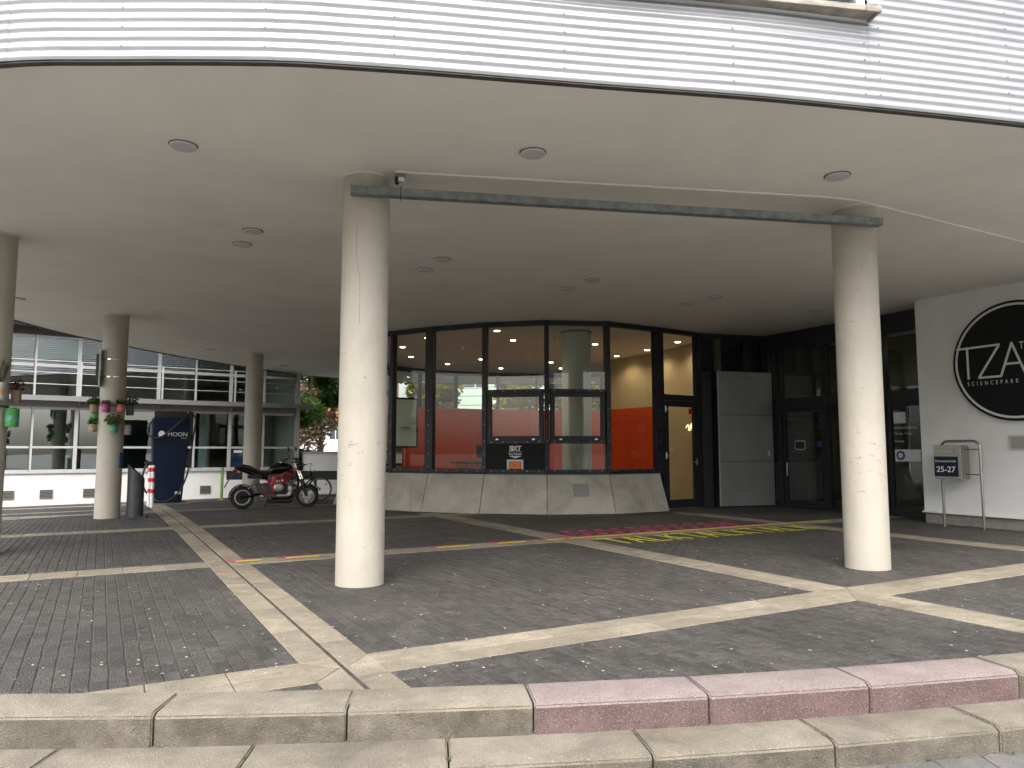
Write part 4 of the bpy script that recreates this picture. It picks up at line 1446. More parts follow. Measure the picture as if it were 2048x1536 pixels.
ground_line('parking_line', (-10.9, 15.8), (-9.75, 17.55), 0.10, K['whitel'], 'near white parking line left of the tin-hung column')
ground_line('parking_line', (-14.3, 20.3), (-10.2, 22.4), 0.12, K['whitel'], 'far white parking line before the white office wall')
ground_line('parking_line', (-12.6, 17.6), (-10.1, 19.2), 0.09, K['whitel'], 'middle white parking line left of the tin-hung column')
ground_line('parking_line', (-7.9, 18.3), (-4.95, 20.35), 0.06, K['yline'], 'faded yellow line under the parked motorcycle')

# ------------------------------------------------------------------ left glass office block
B0, B1 = Vector((-15.7, 23.2)), Vector((-8.24, 28.3))
bdir = (B1 - B0).normalized()
M_, _ = wallM(tuple(B0), tuple(B1))
blk = root('glass_office_block', (-12, 27, -0.35), 0, 'two storey glass office block with white base and balcony rails at left', 'building')
TL, TR = -6.8, 8.95
mb = MB(M_, True)
mb.box(TL, TR, 0.0, 0.3, -0.8, 0.66)
base = mb.build('base_wall', K['white'], blk)
MB(M_, True).box(TL, TR + 0.02, -0.06, 0.2, 0.665, 0.74).build('sill_profile', K['frame'], blk, bevel=0.004)
for t in (-1.1, -0.07, 0.96, 2.16, 5.76, 7.1):
    gq = MB(M_, True)
    gq.box(t - 0.18, t + 0.18, -0.02, 0.05, -0.14, -0.115)
    gq.box(t - 0.18, t + 0.18, -0.02, 0.05, 0.125, 0.15)
    gq.box(t - 0.18, t - 0.155, -0.02, 0.05, -0.115, 0.125)
    gq.box(t + 0.155, t + 0.18, -0.02, 0.05, -0.115, 0.125)
    go = gq.build('vent_frame', K['grille'], blk)
    MB(M_, True).box(t - 0.16, t + 0.16, -0.006, -0.002, -0.13, 0.14).build('vent_void', K['rubber'], go)
    for k in range(5):
        MB(M_, True).box(t - 0.155, t + 0.155, -0.018, -0.008, -0.105 + k * 0.047, -0.08 + k * 0.047).build('louvre', K['grille'], go)
bays = [0.48 + 1.21 * k for k in range(-6, 8)]
bays[-1] = 8.93
# storey slabs, rooms
for z in (0.60, 2.92, 5.25):
    MB(M_, True).box(TL, TR, 0.35, 6.0, z - 0.05, z + 0.08).build('floor_slab', K['room'], blk)
MB(M_, True).box(TL, TR - 0.2, 5.9, 6.0, 0.68, 5.2).build('room_back_wall', K['room'], blk)
for t in (-3.2, 1.66, 5.25):
    MB(M_, True).box(t, t + 0.06, 1.6, 5.9, 0.68, 5.2).build('partition', K['room'], blk)
for t in (2.9, 6.0, 7.9):
    MB(M_ @ Matrix.Translation((t, 1.6, 0)), True).lathe([(0.2, 0.68), (0.2, 2.87)], 20).build('inner_column', K['housew'], blk)
MB(M_, True).box(TL, TR + 0.03, -0.02, 0.30, 2.80, 3.10).build('floor_beam', K['beam'], blk)
MB(M_, True).box(TL, TR + 0.05, -0.10, 0.30, 5.12, 5.36).build('head_beam', K['trim'], blk)
MB(M_, True).box(TL, TR + 0.3, -0.9, 6.0, 5.37, 5.55).build('roof', K['beam'], blk)
for k in range(len(bays) - 1):
    t0, t1 = bays[k], bays[k + 1]
    major = (k % 2 == 1)
    w = 0.055 if major else 0.03
    fr = MB(M_, True)
    fr.box(t0 - w, t0 + w, -0.03, 0.08, 0.742, 2.798)
    fr.box(t0 - w, t0 + w, -0.03, 0.08, 3.102, 5.118)
    a, b = t0 + w, t1 - 0.055
    fr.box(a, b, -0.02, 0.07, 1.47, 1.54)
    fr.box(a, b, -0.02, 0.07, 2.72, 2.797)
    fr.box(a, b, -0.02, 0.07, 0.743, 0.79)
    fr.box(a, b, -0.03, 0.08, 4.10, 4.20)
    fr.box(a, b, -0.02, 0.07, 3.103, 3.16)
    fr.box(a, b, -0.02, 0.07, 5.05, 5.117)
    fo_ = fr.build('window_frame', K['frame'], blk)
    g_ = K['glassb'] if k < 10 else K['glassd']
    for z0, z1 in ((0.78, 1.48), (1.53, 2.73), (3.15, 4.12), (4.19, 5.06)):
        MB(M_ @ Matrix.Rotation(random.uniform(-0.002, 0.002), 4, 'Z'), True).box(a - 0.01, b + 0.01, 0.02, 0.03, z0, z1).build('pane', g_, fo_)
    if k == 6:
        q = MB(M_, True)
        for j in range(26):
            z = 4.40 + j * 0.025
            q.hexa([(a, 0.10, z), (b, 0.10, z), (b, 0.12, z + 0.024), (a, 0.12, z + 0.024)], [(a, 0.098, z + 0.002), (b, 0.098, z + 0.002), (b, 0.118, z + 0.026), (a, 0.118, z + 0.026)])
        bo_ = q.build('blind', K['blind'], fo_)
        bo_['label'] = 'pale green closed venetian blind'
        bo_['kind'] = 'stuff'
    elif k in (4, 9, 10, 11, 12):
        q = MB(M_, True)
        nv = 13
        for j in range(nv):
            x = a + (b - a) * (j + 0.5) / nv
            q.add([(x - 0.03, 0.14, 4.2), (x + 0.025, 0.19, 4.2), (x + 0.025, 0.19, 5.1), (x - 0.03, 0.14, 5.1)], [(0, 1, 2, 3)])
        bo_ = q.build('vertical_blind', K['vblind'], fo_, fix=False)
        bo_['kind'] = 'stuff'
    if k == 11:
        sg_ = MB(M_, True).box(a + 0.02, b - 0.02, 0.04, 0.05, 0.80, 1.46).build('window_poster', K['stickb'], fo_)
        MB(M_, True).box(a + 0.12, a + 0.42, 0.012, 0.018, 1.32, 1.41).build('poster_mark', K['stickw'], fo_)
# catwalk with rails
cat = MB(M_, True).box(TL, TR + 0.45, -0.55, -0.021, 3.06, 3.12).build('catwalk', K['beam'], blk)
MB(M_, True).box(TL, TR + 0.47, -0.59, -0.552, 2.98, 3.14).build('catwalk_edge', K['beam'], cat)
for t in (-3.2, -0.76, 1.72, 4.14, 6.54, 9.35):
    MB(M_, True).box(t - 0.025, t + 0.025, -0.59, -0.54, 3.142, 4.26).build('rail_post', K['frame'], cat)
    MB(M_, True).hexa([(t - 0.02, -0.5, 2.95), (t + 0.02, -0.5, 2.95), (t + 0.02, -0.025, 2.82), (t - 0.02, -0.025, 2.82)], [(t - 0.02, -0.5, 3.055), (t + 0.02, -0.5, 3.055), (t + 0.02, -0.025, 3.055), (t - 0.02, -0.025, 3.055)]).build('catwalk_bracket', K['beam'], cat)
for z in (3.50, 3.87, 4.25):
    MB(M_, True).tube([(TL, -0.565, z), (TR + 0.40, -0.565, z)], 0.014, 6).build('rail', K['frame'], cat)
MB(M_, True).box(TR, TR + 0.14, -0.05, 0.3, -0.8, 5.4).build('corner_post', K['frame'], blk)
MB(M_, True).box(TR - 0.2, TR - 0.001, 0.3, 6.0, -0.8, 5.36).build('end_wall', K['white'], blk)

# parapet wall, black rail beam, green post
pw = root('parapet_wall', (-5.5, 28.6, -0.5), 0, 'low white parapet wall with grey coping right of the glass block', 'wall')
MB(world=True).box(-8.1, 1.0, 28.5, 28.75, -0.7, 1.28).build('wall_body', K['white'], pw)
MB(world=True).box(-8.12, 1.0, 28.44, 28.8, 1.282, 1.36).build('coping', K['beam'], pw, bevel=0.005)
zz = zg(-9.5, 24.4)
rb = root('rail_beam', (-9.4, 24.4, zz), 0, 'black horizontal rail beam in front of the white wall behind the motorcycle', 'rail')
MB().box(0, 4.4, -0.05, 0.05, 0.66, 0.95).build('beam', K['rubber'], rb, bevel=0.006)
for x in (1.5, 2.9, 4.2):
    MB().box(x - 0.04, x + 0.04, 0.052, 0.13, 0, 0.93).build('post', K['rubber'], rb)
gpo = root('green_post', (-9.52, 24.32, zz), 0, 'thin light green post at the left end of the black rail beam', 'post')
MB().box(-0.04, 0.04, -0.03, 0.03, 0, 1.06).build('post_body', K['green'], gpo, bevel=0.004)
MB().box(-0.09, 0.09, -0.08, 0.08, 0, 0.02).build('foot_plate', K['green'], gpo)

# ------------------------------------------------------------------ charging station, bollards, ash bin
cx, cy = -10.2, 22.0
ch = root('charging_station', (cx, cy, zg(cx, cy)), R(29), 'tall navy electric charging station with looped black cables', 'charger')
MB().box(-0.55, 0.55, -0.35, 0.5, -0.05, 0.05).build('plinth', K['step'], ch, bevel=0.01)
ou = [(-0.41, 0.06), (0.35, 0.06), (0.375, 0.35), (0.51, 2.38), (0.51, 2.50), (0.48, 2.55), (-0.48, 2.55), (-0.51, 2.50), (-0.51, 2.38), (-0.435, 0.35)]
cabm = MB()
secs = []
for y, ins_ in ((-0.30, 0.02), (-0.28, 0.0), (0.38, 0.0), (0.40, 0.02)):
    secs.append([(x - math.copysign(ins_, x), y, z - (ins_ if z > 2 else 0)) for x, z in ou])
cab = cabm.loft(secs).build('cabinet', K['navy'], ch, bevel=0.008, seg=2)
MB().box(-0.44, 0.44, -0.05, 0.36, 2.551, 2.76).build('top_unit', K['rubber'], ch, bevel=0.02, seg=2)
MB().box(-0.335, 0.335, -0.26, 0.36, 0.051, 0.12).build('foot', K['rubber'], ch)
gr_ = MB()
for k in range(16):
    z = 0.35 + k * 0.055
    xl = -0.435 - (z - 0.35) * 0.037
    gr_.box(xl - 0.008, xl + 0.01, -0.22, 0.32, z, z + 0.03)
go = gr_.build('side_louvres', K['grille'], cab)
go['kind'] = 'stuff'
lgm = MB(Matrix.Translation((-0.26, -0.302, 2.06)) @ RX @ Matrix.Diagonal((0.85, 1.0, 1, 1))).lathe([(0.10, 0), (0.10, 0.006)], 28).build('logo_disc', K['stickw'], ch)
text('brand_lettering', 'MOON', 0.17, Matrix.Translation((-0.10, -0.304, 2.0)), K['stickw'], ch, align='LEFT', sx=1.0, depth=0.002)
MB().box(0.27, 0.42, -0.305, -0.301, 1.94, 1.95).build('tagline', K['stickw'], ch)
MB().box(0.16, 0.32, -0.306, -0.301, 0.30, 0.38).build('rating_label', K['stickw'], ch)
MB().tube([(0.46, -0.10, 2.62), (0.50, -0.2, 2.72), (0.56, -0.24, 2.66)], 0.05, 10).build('cable_arm', K['rubber'], ch)


def cr3(P, sub=6):
    out = []
    for i in range(len(P) - 1):
        p0, p1, p2, p3 = [Vector(q) for q in (P[max(i - 1, 0)], P[i], P[i + 1], P[min(i + 2, len(P) - 1)])]
        for k in range(sub):
            t = k / sub
            out.append(0.5 * (2 * p1 + (p2 - p0) * t + (2 * p0 - 5 * p1 + 4 * p2 - p3) * t * t + (3 * p1 - p0 - 3 * p2 + p3) * t ** 3))
    out.append(Vector(P[-1]))
    return out


MB().tube(cr3([(0.50, -0.22, 2.70), (0.30, -0.36, 2.50), (0.0, -0.40, 2.20), (-0.25, -0.39, 1.99), (-0.48, -0.36, 1.95), (-0.62, -0.30, 2.10), (-0.58, -0.22, 2.35), (-0.51, -0.15, 2.42)]), 0.026, 8).build('cable', K['rubber'], ch)
MB().tube(cr3([(0.54, -0.22, 2.68), (0.66, -0.20, 2.50), (0.60, -0.22, 1.9), (0.50, -0.30, 1.0), (0.28, -0.40, 0.40), (-0.05, -0.42, 0.12), (-0.32, -0.40, 0.13), (-0.47, -0.25, 0.28)]), 0.026, 8).build('cable', K['rubber'], ch)
MB().box(-0.66, -0.42, -0.24, 0.0, 1.16, 1.26).build('plug_holder', K['rubber'], ch, bevel=0.02, seg=2)
MB().tube(cr3([(-0.60, -0.2, 1.2), (-0.70, -0.22, 0.9), (-0.66, -0.22, 0.5), (-0.52, -0.18, 0.28)]), 0.026, 8).build('cable', K['rubber'], ch)

for k, (x, y, lab) in enumerate(((-9.80, 20.2, 'nearer red and white striped bollard before the charging station'), (-10.15, 20.75, 'farther red and white striped bollard, half hidden behind its twin'))):
    b_ = root('bollard', (x, y, zg(x, y)), 0, lab, 'bollard', 'striped bollards at the charger')
    MB().lathe([(0.048, 0), (0.048, 1.08), (0.044, 1.12), (0.02, 1.14)], 18).build('tube', K['stickw'], b_)
    for z in (0.38, 0.68, 0.96):
        MB().lathe([(0.0495, z), (0.0495, z + 0.11)], 18).build('red_band', K['redp'], b_)
bx, by = -8.22, 16.2
bn = root('ash_bin', (bx, by, zg(bx, by)), R(20), 'dark grey cylindrical ash bin with slanted open top beside the column', 'bin')
MB().box(-0.24, 0.24, -0.24, 0.24, 0, 0.03).build('base_plate', K['bin'], bn, bevel=0.006)
q = MB()
n_ = 32
lo_r = [(0.17 * math.cos(2 * math.pi * i / n_), 0.17 * math.sin(2 * math.pi * i / n_)) for i in range(n_)]
zt_ = lambda x: 1.0 - 0.95 * x
vs_ = [(x, y, 0.03) for x, y in lo_r] + [(x, y, zt_(x)) for x, y in lo_r] + [(x * 0.9, y * 0.9, zt_(x) - 0.005) for x, y in lo_r] + [(x * 0.9, y * 0.9, 0.75) for x, y in lo_r]
fs = []
for r_i in range(3):
    for i in range(n_):
        j = (i + 1) % n_
        fs.append((r_i * n_ + i, r_i * n_ + j, (r_i + 1) * n_ + j, (r_i + 1) * n_ + i))
fs.append(tuple(range(3 * n_, 4 * n_)))
q.add(vs_, fs)
bb_ = q.build('bin_body', K['bin'], bn, fix=False)
for z in (0.45, 0.78):
    MB().lathe([(0.1715, z), (0.1715, z + 0.006)], 32).build('seam', K['rubber'], bb_)
li = MB()
for k in range(26):
    x, y = random.uniform(-0.11, 0.11), random.uniform(-0.11, 0.11)
    li.M = Matrix.Translation((x, y, 0.76 + random.random() * 0.02)) @ Matrix.Rotation(random.random() * 6, 4, 'Z')
    li.box(-0.03, 0.03, -0.005, 0.005, 0, 0.01)
lo_ = li.build('cigarette_ends', K['litter'], bn)
lo_['kind'] = 'stuff'

# ------------------------------------------------------------------ planted tins on the two left columns


def leaves(mb, c, rx, ry, rz, n, size, up=0.3):
    for _ in range(n):
        while True:
            p = Vector((random.uniform(-1, 1), random.uniform(-1, 1), random.uniform(-1, 1)))
            if p.length < 1:
                break
        p = Vector((c[0] + p.x * rx, c[1] + p.y * ry, c[2] + p.z * rz))
        s = size * random.uniform(0.6, 1.3)
        M4 = Matrix.Translation(p) @ Matrix.Rotation(random.random() * 6.28, 4, 'Z') @ Matrix.Rotation(random.gauss(0, 0.7), 4, 'X') @ Matrix.Rotation(random.gauss(0, 0.5), 4, 'Y')
        vs_ = [M4 @ Vector(v) for v in ((-s * 0.5, 0, 0), (0, -s * 0.32, s * 0.06), (s * 0.5, 0, 0), (0, s * 0.32, s * 0.06))]
        b = len(mb.v)
        mb.v += [tuple(v) for v in vs_]
        mb.f.append((b, b + 1, b + 2, b + 3))


def tin(x, y, z, c, band, leafm, lw_, lh, label, h=0.2, r=0.09, n=70, ls=0.05, grassy=False):
    h, r = h * 0.88, r * 0.88
    t = root('planted_tin', (x, y, z), random.random() * 3, label, 'plant pot', 'planted tins strapped to the columns')
    c = tuple(0.75 * v + 0.12 * sum(c) / 3 for v in c)
    m1 = mat('tin_paint', c, tuple(v * 0.75 for v in c), scale=14, rough=0.5)
    can = MB().lathe([(r * 0.93, 0), (r * 0.96, 0.006), (r, 0.02), (r, h - 0.01), (r * 1.03, h), (r * 0.95, h), (r * 0.95, h - 0.03)], 20).build('tin', m1, t, fix=False)
    if band:
        MB().lathe([(r * 1.008, h * 0.3), (r * 1.008, h * 0.62)], 20, caps=False).build('painted_band', mat('tin_band', band, tuple(v * 0.6 for v in c), scale=22, rough=0.5), can, fix=False)
    MB().lathe([(r * 0.94, h - 0.032), (r * 0.94, h - 0.02)], 16).build('soil', K['soil'], t)
    lv = MB()
    if grassy:
        for _ in range(n):
            a, l = random.random() * 6.28, random.uniform(0.6, 1.1) * lh * 2
            d = Vector((math.cos(a) * lw_ * random.random(), math.sin(a) * lw_ * random.random(), l))
            p = Vector((random.uniform(-1, 1) * r * 0.5, random.uniform(-1, 1) * r * 0.5, h - 0.02))
            s = Vector((-math.sin(a), math.cos(a), 0)) * 0.004
            b = len(lv.v)
            lv.v += [tuple(p - s), tuple(p + s), tuple(p + d + s * 2), tuple(p + d - s * 2)]
            lv.f.append((b, b + 1, b + 2, b + 3))
    else:
        leaves(lv, (0, 0, h + lh * 0.7), lw_, lw_, lh, n, ls)
        for k in range(5):
            a = random.random() * 6.28
            lv.tube([(0, 0, h - 0.03), (math.cos(a) * lw_ * 0.7, math.sin(a) * lw_ * 0.7, h + lh)], 0.004, 4)
    f_ = lv.build('foliage', leafm, t, fix=False)
    return t


cx2, cy2 = COLS_XY[3]


def ring_pos(cx_, cy_, th, rr):       # th: 0 faces the camera, positive to the viewer's right
    vd = Vector((-cx_, -cy_)).normalized()
    rt = Vector((-vd.y, vd.x))
    d = vd * math.cos(th) + rt * math.sin(th)
    return cx_ + d.x * rr, cy_ + d.y * rr


RR = 0.252 + 0.095
specs2 = [(-90, 2.22, (0.48, 0.27, 0.13), (0.12, 0.30, 0.42), K['leafp'], 0.15, 0.10, 'orange brown tin with trailing green plant, upper row far left'),
          (-20, 2.22, (0.46, 0.05, 0.20), (0.55, 0.10, 0.28), K['leafd'], 0.10, 0.05, 'magenta tin in the upper row of the second column'),
          (28, 2.22, (0.55, 0.11, 0.10), (0.60, 0.30, 0.12), K['leafp'], 0.10, 0.07, 'coral red tin in the upper row of the second column'),
          (88, 2.17, (0.16, 0.20, 0.23), None, K['leafp'], 0.17, 0.15, 'blue grey tin with bushy plant, upper row far right'),
          (-88, 1.80, (0.52, 0.30, 0.20), (0.30, 0.42, 0.24), K['leafp'], 0.11, 0.09, 'peach and green tin, lower row far left'),
          (8, 1.78, (0.10, 0.36, 0.22), (0.06, 0.42, 0.32), K['leafp'], 0.19, 0.14, 'teal green tin with the largest leafy plant, lower row middle'),
          (62, 1.74, (0.55, 0.46, 0.44), (0.50, 0.38, 0.40), K['leafd'], 0.05, 0.02, 'pale pink tin, lower row right'),
          (-110, 2.05, (0.10, 0.45, 0.08), None, K['leafp'], 0.06, 0.03, 'bright green tin half hidden between the two rows')]
for th, z, c, bd, lm, lw_, lh, lab in specs2:
    x, y = ring_pos(cx2, cy2, R(th), RR)
    tin(x, y, z, c, bd, lm, lw_, lh, lab, n=260 if lw_ > 0.14 else 130, ls=0.065, h=0.24 if th in (88, 62) else 0.19)
cx1, cy1 = COLS_XY[2]
x, y = ring_pos(cx1, cy1, R(20), RR)
tin(x, y, 2.07, (0.70, 0.69, 0.66), (0.70, 0.38, 0.03), K['leafd'], 0.16, 0.16, 'white tin with orange painting and dry lavender at the left picture edge', h=0.27, n=160, grassy=True)
x, y = ring_pos(cx1, cy1, R(58), RR)
tin(x, y, 1.72, (0.04, 0.34, 0.06), (0.10, 0.26, 0.22), K['leafp'], 0.04, 0.01, 'green tin strapped low at the left picture edge', h=0.28, r=0.095, n=6)
x, y = ring_pos(cx1, cy1, R(72), RR)
tin(x, y, 2.05, (0.28, 0.18, 0.10), None, K['leafr'], 0.09, 0.10, 'brown tin with dark red leaves at the left picture edge', h=0.2, r=0.07, n=90)


def strap(ci, z, m, label, h=0.02):
    x, y = COLS_XY[ci]
    s = MB(Matrix.Translation((x, y, 0)), True).lathe([(0.2525, z), (0.256, z), (0.256, z + h), (0.2525, z + h)], 40, caps=False).build('strap', m, None, fix=False)
    tag(s, label, 'strap')


strap(3, 2.36, K['rubber'], 'dark strap behind the upper tins on the second column')
strap(3, 1.90, K['green'], 'lime green strap around the second column at the lower tins')
strap(3, 3.36, K['chrome'], 'upper steel band around the second column', 0.022)
strap(3, 2.98, K['chrome'], 'lower steel band around the second column', 0.022)
strap(2, 1.98, mat('dark_green_strap', (0.03, 0.09, 0.04), rough=0.6), 'dark green strap around the column at the left picture edge', 0.03)
x, y = ring_pos(cx2, cy2, R(-86), 0.275)
vd = Vector((-cx2, -cy2)).normalized()
sb = root('board_sign', (x, y, 2.78), math.atan2(vd.y, vd.x), 'thin pale green board strapped edge-on to the second column', 'sign')
MB().box(-0.27, 0.27, -0.012, 0.012, 0, 0.80).build('board', K['blind'], sb, bevel=0.003)
MB().box(-0.04, 0.04, -0.075, -0.013, 0.1, 0.7).build('spacer', K['trim'], sb)
x, y = ring_pos(cx2, cy2, R(58), 0.2545)
st2 = root('blue_sticker', (x, y, 1.02), math.atan2(vd.y, vd.x) + math.pi / 2 + R(58), 'small blue notice stuck on the second column', 'sticker')
MB().box(-0.06, 0.06, -0.004, 0.004, 0, 0.33).build('sheet', K['stickb'], st2)

# ------------------------------------------------------------------ motorcycle (x forward, -y towards the camera)
mx_, my_ = -6.80, 18.70
mo = root('motorcycle', (mx_, my_, zg(mx_, my_)), R(27), 'black motorcycle with red trellis frame parked on its side stand', 'motorcycle')
RWH = 0.292
wh = root


def moto_wheel(c, parent, front):
    ty = MB()
    prof_R, w = RWH - 0.075, 0.085
    ty.torus((0, 0, 0), prof_R, 0.078, 40, 12, 1.05)
    ty.v = [(p[0] + c[0], p[1] + c[1], p[2] + c[2]) for p in ty.v]
    return ty


def at(M4, mb):
    mb.v = [tuple(M4 @ Vector(p)) for p in mb.v]
    return mb


def wheel_set(M4, front):
    ty = at(M4, MB().torus((0, 0, 0), RWH - 0.055, 0.055, 44, 12, 1.5)).build('tyre', K['tyre'], mo)
    rim = MB()
    rim.torus((0, -0.062, 0), 0.178, 0.016, 40, 8)
    rim.torus((0, 0.062, 0), 0.178, 0.016, 40, 8)
    at(M4, rim).build('rim', K['frame'] if not front else K['alloy'], ty)
    dk = MB(RX).lathe([(0.165, -0.035), (0.165, 0.035)], 36)
    if front:
        sp = MB()
        for k in range(3):
            a = 2 * math.pi * k / 3 + 0.4
            d = Vector((math.cos(a), 0, math.sin(a)))
            n2 = Vector((-math.sin(a), 0, math.cos(a)))
            for y in (-0.05,):
                sp.hexa([d * 0.04 - n2 * 0.045 + Vector((0, y, 0)), d * 0.165 - n2 * 0.03 + Vector((0, y, 0)), d * 0.165 + n2 * 0.03 + Vector((0, y, 0)), d * 0.04 + n2 * 0.045 + Vector((0, y, 0))],
                        [d * 0.04 - n2 * 0.045 + Vector((0, 0.05, 0)), d * 0.165 - n2 * 0.03 + Vector((0, 0.05, 0)), d * 0.165 + n2 * 0.03 + Vector((0, 0.05, 0)), d * 0.04 + n2 * 0.045 + Vector((0, 0.05, 0))])
        at(M4, sp).build('spokes', K['alloy'], ty)
        at(M4, MB(RX).lathe([(0.125, 0.052), (0.125, 0.058)], 28)).build('brake_disc', K['chrome'], ty)
        at(M4, MB(RX).lathe([(0.05, -0.09), (0.05, 0.09)], 18)).build('hub', K['alloy'], ty)
    else:
        at(M4, dk).build('wheel_disc', K['rubber'], ty)
        at(M4, MB(RX).lathe([(0.06, -0.08), (0.06, 0.06)], 18)).build('hub', K['bikeblack'], ty)
        at(M4, MB(Matrix.Translation((0.0, -0.06, -0.10)) @ RX).lathe([(0.012, -0.002), (0.012, 0.006)], 10)).build('valve', K['chrome'], ty)


WB = 1.62
wheel_set(Matrix.Translation((0, 0, RWH)), False)
STEER = Matrix.Translation((1.30, 0, 0)) @ Matrix.Rotation(R(-24), 4, 'Z') @ Matrix.Translation((-1.30, 0, 0))
FC = STEER @ Vector((WB, 0, RWH))
wheel_set(Matrix.Translation(FC) @ Matrix.Rotation(R(-24), 4, 'Z'), True)


def sec(x, zc, hw, hh, n=12, p=0.8):
    out = []
    for i in range(n):
        a = 2 * math.pi * i / n
        c, s = math.cos(a), math.sin(a)
        out.append((x, hw * math.copysign(abs(c) ** p, c), zc + hh * math.copysign(abs(s) ** p, s)))
    return out


MB().loft([sec(0.60, 0.90, 0.07, 0.05), sec(0.66, 0.95, 0.11, 0.10), sec(0.80, 1.01, 0.145, 0.135), sec(0.98, 1.02, 0.15, 0.14), sec(1.12, 1.01, 0.13, 0.12), sec(1.22, 1.0, 0.07, 0.07)]).build('fuel_tank', K['bikeblack'], mo, angle=60)
MB(Matrix.Translation((0.92, 0, 1.155))).lathe([(0.045, 0), (0.045, 0.015)], 18).build('tank_cap', K['chrome'], mo)
MB().loft([sec(-0.14, 1.07, 0.07, 0.03), sec(0.02, 1.07, 0.10, 0.05), sec(0.20, 1.02, 0.12, 0.055), sec(0.36, 0.93, 0.125, 0.05), sec(0.52, 0.88, 0.12, 0.045), sec(0.66, 0.91, 0.10, 0.05)]).build('seat', K['seatv'], mo, angle=60)
MB().loft([sec(-0.20, 1.03, 0.04, 0.02), sec(-0.05, 0.99, 0.09, 0.05), sec(0.15, 0.93, 0.11, 0.07), sec(0.40, 0.84, 0.11, 0.07), sec(0.60, 0.80, 0.09, 0.08)]).build('tail_cowl', K['bikeblack'], mo, angle=60)
MB().loft([sec(-0.25, 0.95, 0.05, 0.02), sec(-0.20, 0.97, 0.06, 0.035), sec(-0.13, 0.99, 0.06, 0.03)]).build('tail_light', K['lens'], mo, angle=60)
for s_ in (-1, 1):
    MB().ball((-0.10, s_ * 0.13, 0.93), 0.035, 0.025, 0.03).build('rear_indicator', K['chrome'] if s_ < 0 else K['amber'], mo)
mf = MB()
mf.loft([[(x, -0.07, z), (x, 0.07, z), (x - 0.012, 0.07, z + 0.012), (x - 0.012, -0.07, z + 0.012)] for x, z in ((-0.14, 0.92), (-0.24, 0.84), (-0.33, 0.72), (-0.39, 0.60), (-0.42, 0.54))])
mf.build('tail_fender', K['rubber'], mo)
MB().box(0.10, 0.44, -0.16, -0.02, 0.76, 0.86).build('battery_box', K['rubber'], mo, bevel=0.02, seg=2)
hg = MB()
secs = []
for k in range(11):
    a = R(20 + k * 17)
    secs.append([(math.cos(a) * r_, y, RWH + math.sin(a) * r_) for r_, y in ((RWH + 0.03, -0.10), (RWH + 0.045, 0.0), (RWH + 0.03, 0.10), (RWH + 0.018, 0.098), (RWH + 0.03, 0.0), (RWH + 0.018, -0.098))])
hg.loft(secs)
hg.build('rear_fender', K['bikeblack'], mo, angle=50)
# red trellis frame, both sides
for s_ in (-1, 1):
    y = s_ * 0.13
    fr = MB()
    for P, r_ in (([(1.24, y * 0.5, 1.0), (0.92, y, 0.86), (0.66, y, 0.76)], 0.021), ([(1.26, y * 0.5, 0.88), (1.02, y, 0.66), (0.72, y, 0.60)], 0.021),
                  ([(1.22, y * 0.6, 0.98), (1.26, y * 0.5, 0.86)], 0.017), ([(0.98, y, 0.885), (1.19, y * 0.6, 0.84)], 0.015), ([(0.98, y, 0.885), (0.88, y, 0.64)], 0.015), ([(0.82, y, 0.82), (1.06, y, 0.70)], 0.013),
                  ([(0.74, y, 0.80), (0.70, y, 0.62), (0.74, y, 0.42)], 0.03), ([(0.58, y, 0.72), (0.72, y, 0.64)], 0.018)):
        fr.tube(P, r_, 8)
    fr.slabxz([(0.64, 0.79), (0.80, 0.82), (0.80, 0.62), (0.72, 0.44), (0.66, 0.46)], y - 0.012, y + 0.012)
    fr.build('trellis_frame', K['red'], mo, angle=45)
en = MB().box(0.72, 1.10, -0.13, 0.13, 0.34, 0.62).build('engine_block', K['rubber'], mo, bevel=0.03, seg=2)
MB(Matrix.Translation((0.86, -0.13, 0.52)) @ RX).lathe([(0.125, 0.0), (0.125, 0.03), (0.10, 0.05), (0.06, 0.055)], 28).build('clutch_cover', K['alloy'], en)
cyl = MB()
for k in range(6):
    cyl.box(0.98 + k * 0.025, 1.20 + k * 0.02, -0.10, 0.10, 0.56 + k * 0.035, 0.575 + k * 0.035)
cyl.build('cylinder_fins', K['rubber'], mo)['kind'] = 'stuff'
MB().tube(cr3([(1.22, -0.05, 0.62), (1.33, -0.08, 0.50), (1.24, -0.10, 0.26), (1.0, -0.12, 0.18), (0.6, -0.13, 0.17)]), 0.026, 10).build('exhaust_pipe', K['rubber'], mo)
MB().tube([(0.56, -0.14, 0.185), (0.68, -0.14, 0.18), (1.15, -0.14, 0.18), (1.2, -0.14, 0.19)], [0.04, 0.055, 0.055, 0.04], 14).build('silencer', K['rubber'], mo)
MB().tube(cr3([(1.33, 0.0, 0.92), (1.38, 0.0, 0.60), (1.26, 0.0, 0.32), (1.05, 0.0, 0.24), (0.7, 0, 0.24)]), 0.03, 10).build('down_tube', K['bikeblack'], mo)
MB().slabxz([(0.30, 0.62), (0.62, 0.66), (0.72, 0.42), (0.86, 0.30), (0.55, 0.28), (0.36, 0.40)], -0.15, -0.10).build('side_cover', K['bin'], mo, bevel=0.01)
MB().slabxz([(0.42, 0.60), (0.445, 0.60), (0.62, 0.345), (0.84, 0.325), (0.84, 0.305), (0.60, 0.322)], -0.155, -0.149).build('red_stripe', K['red'], mo)
for s_ in (-1, 1):
    MB().tube([(0, s_ * 0.115, RWH), (0.62, s_ * 0.12, 0.40)], [0.028, 0.035], 10).build('swingarm', K['bikeblack'], mo)
    MB().tube([(0.12, s_ * 0.12, 0.50), (0.38, s_ * 0.12, 0.72)], 0.03, 10).build('shock_absorber', K['chrome'], mo)
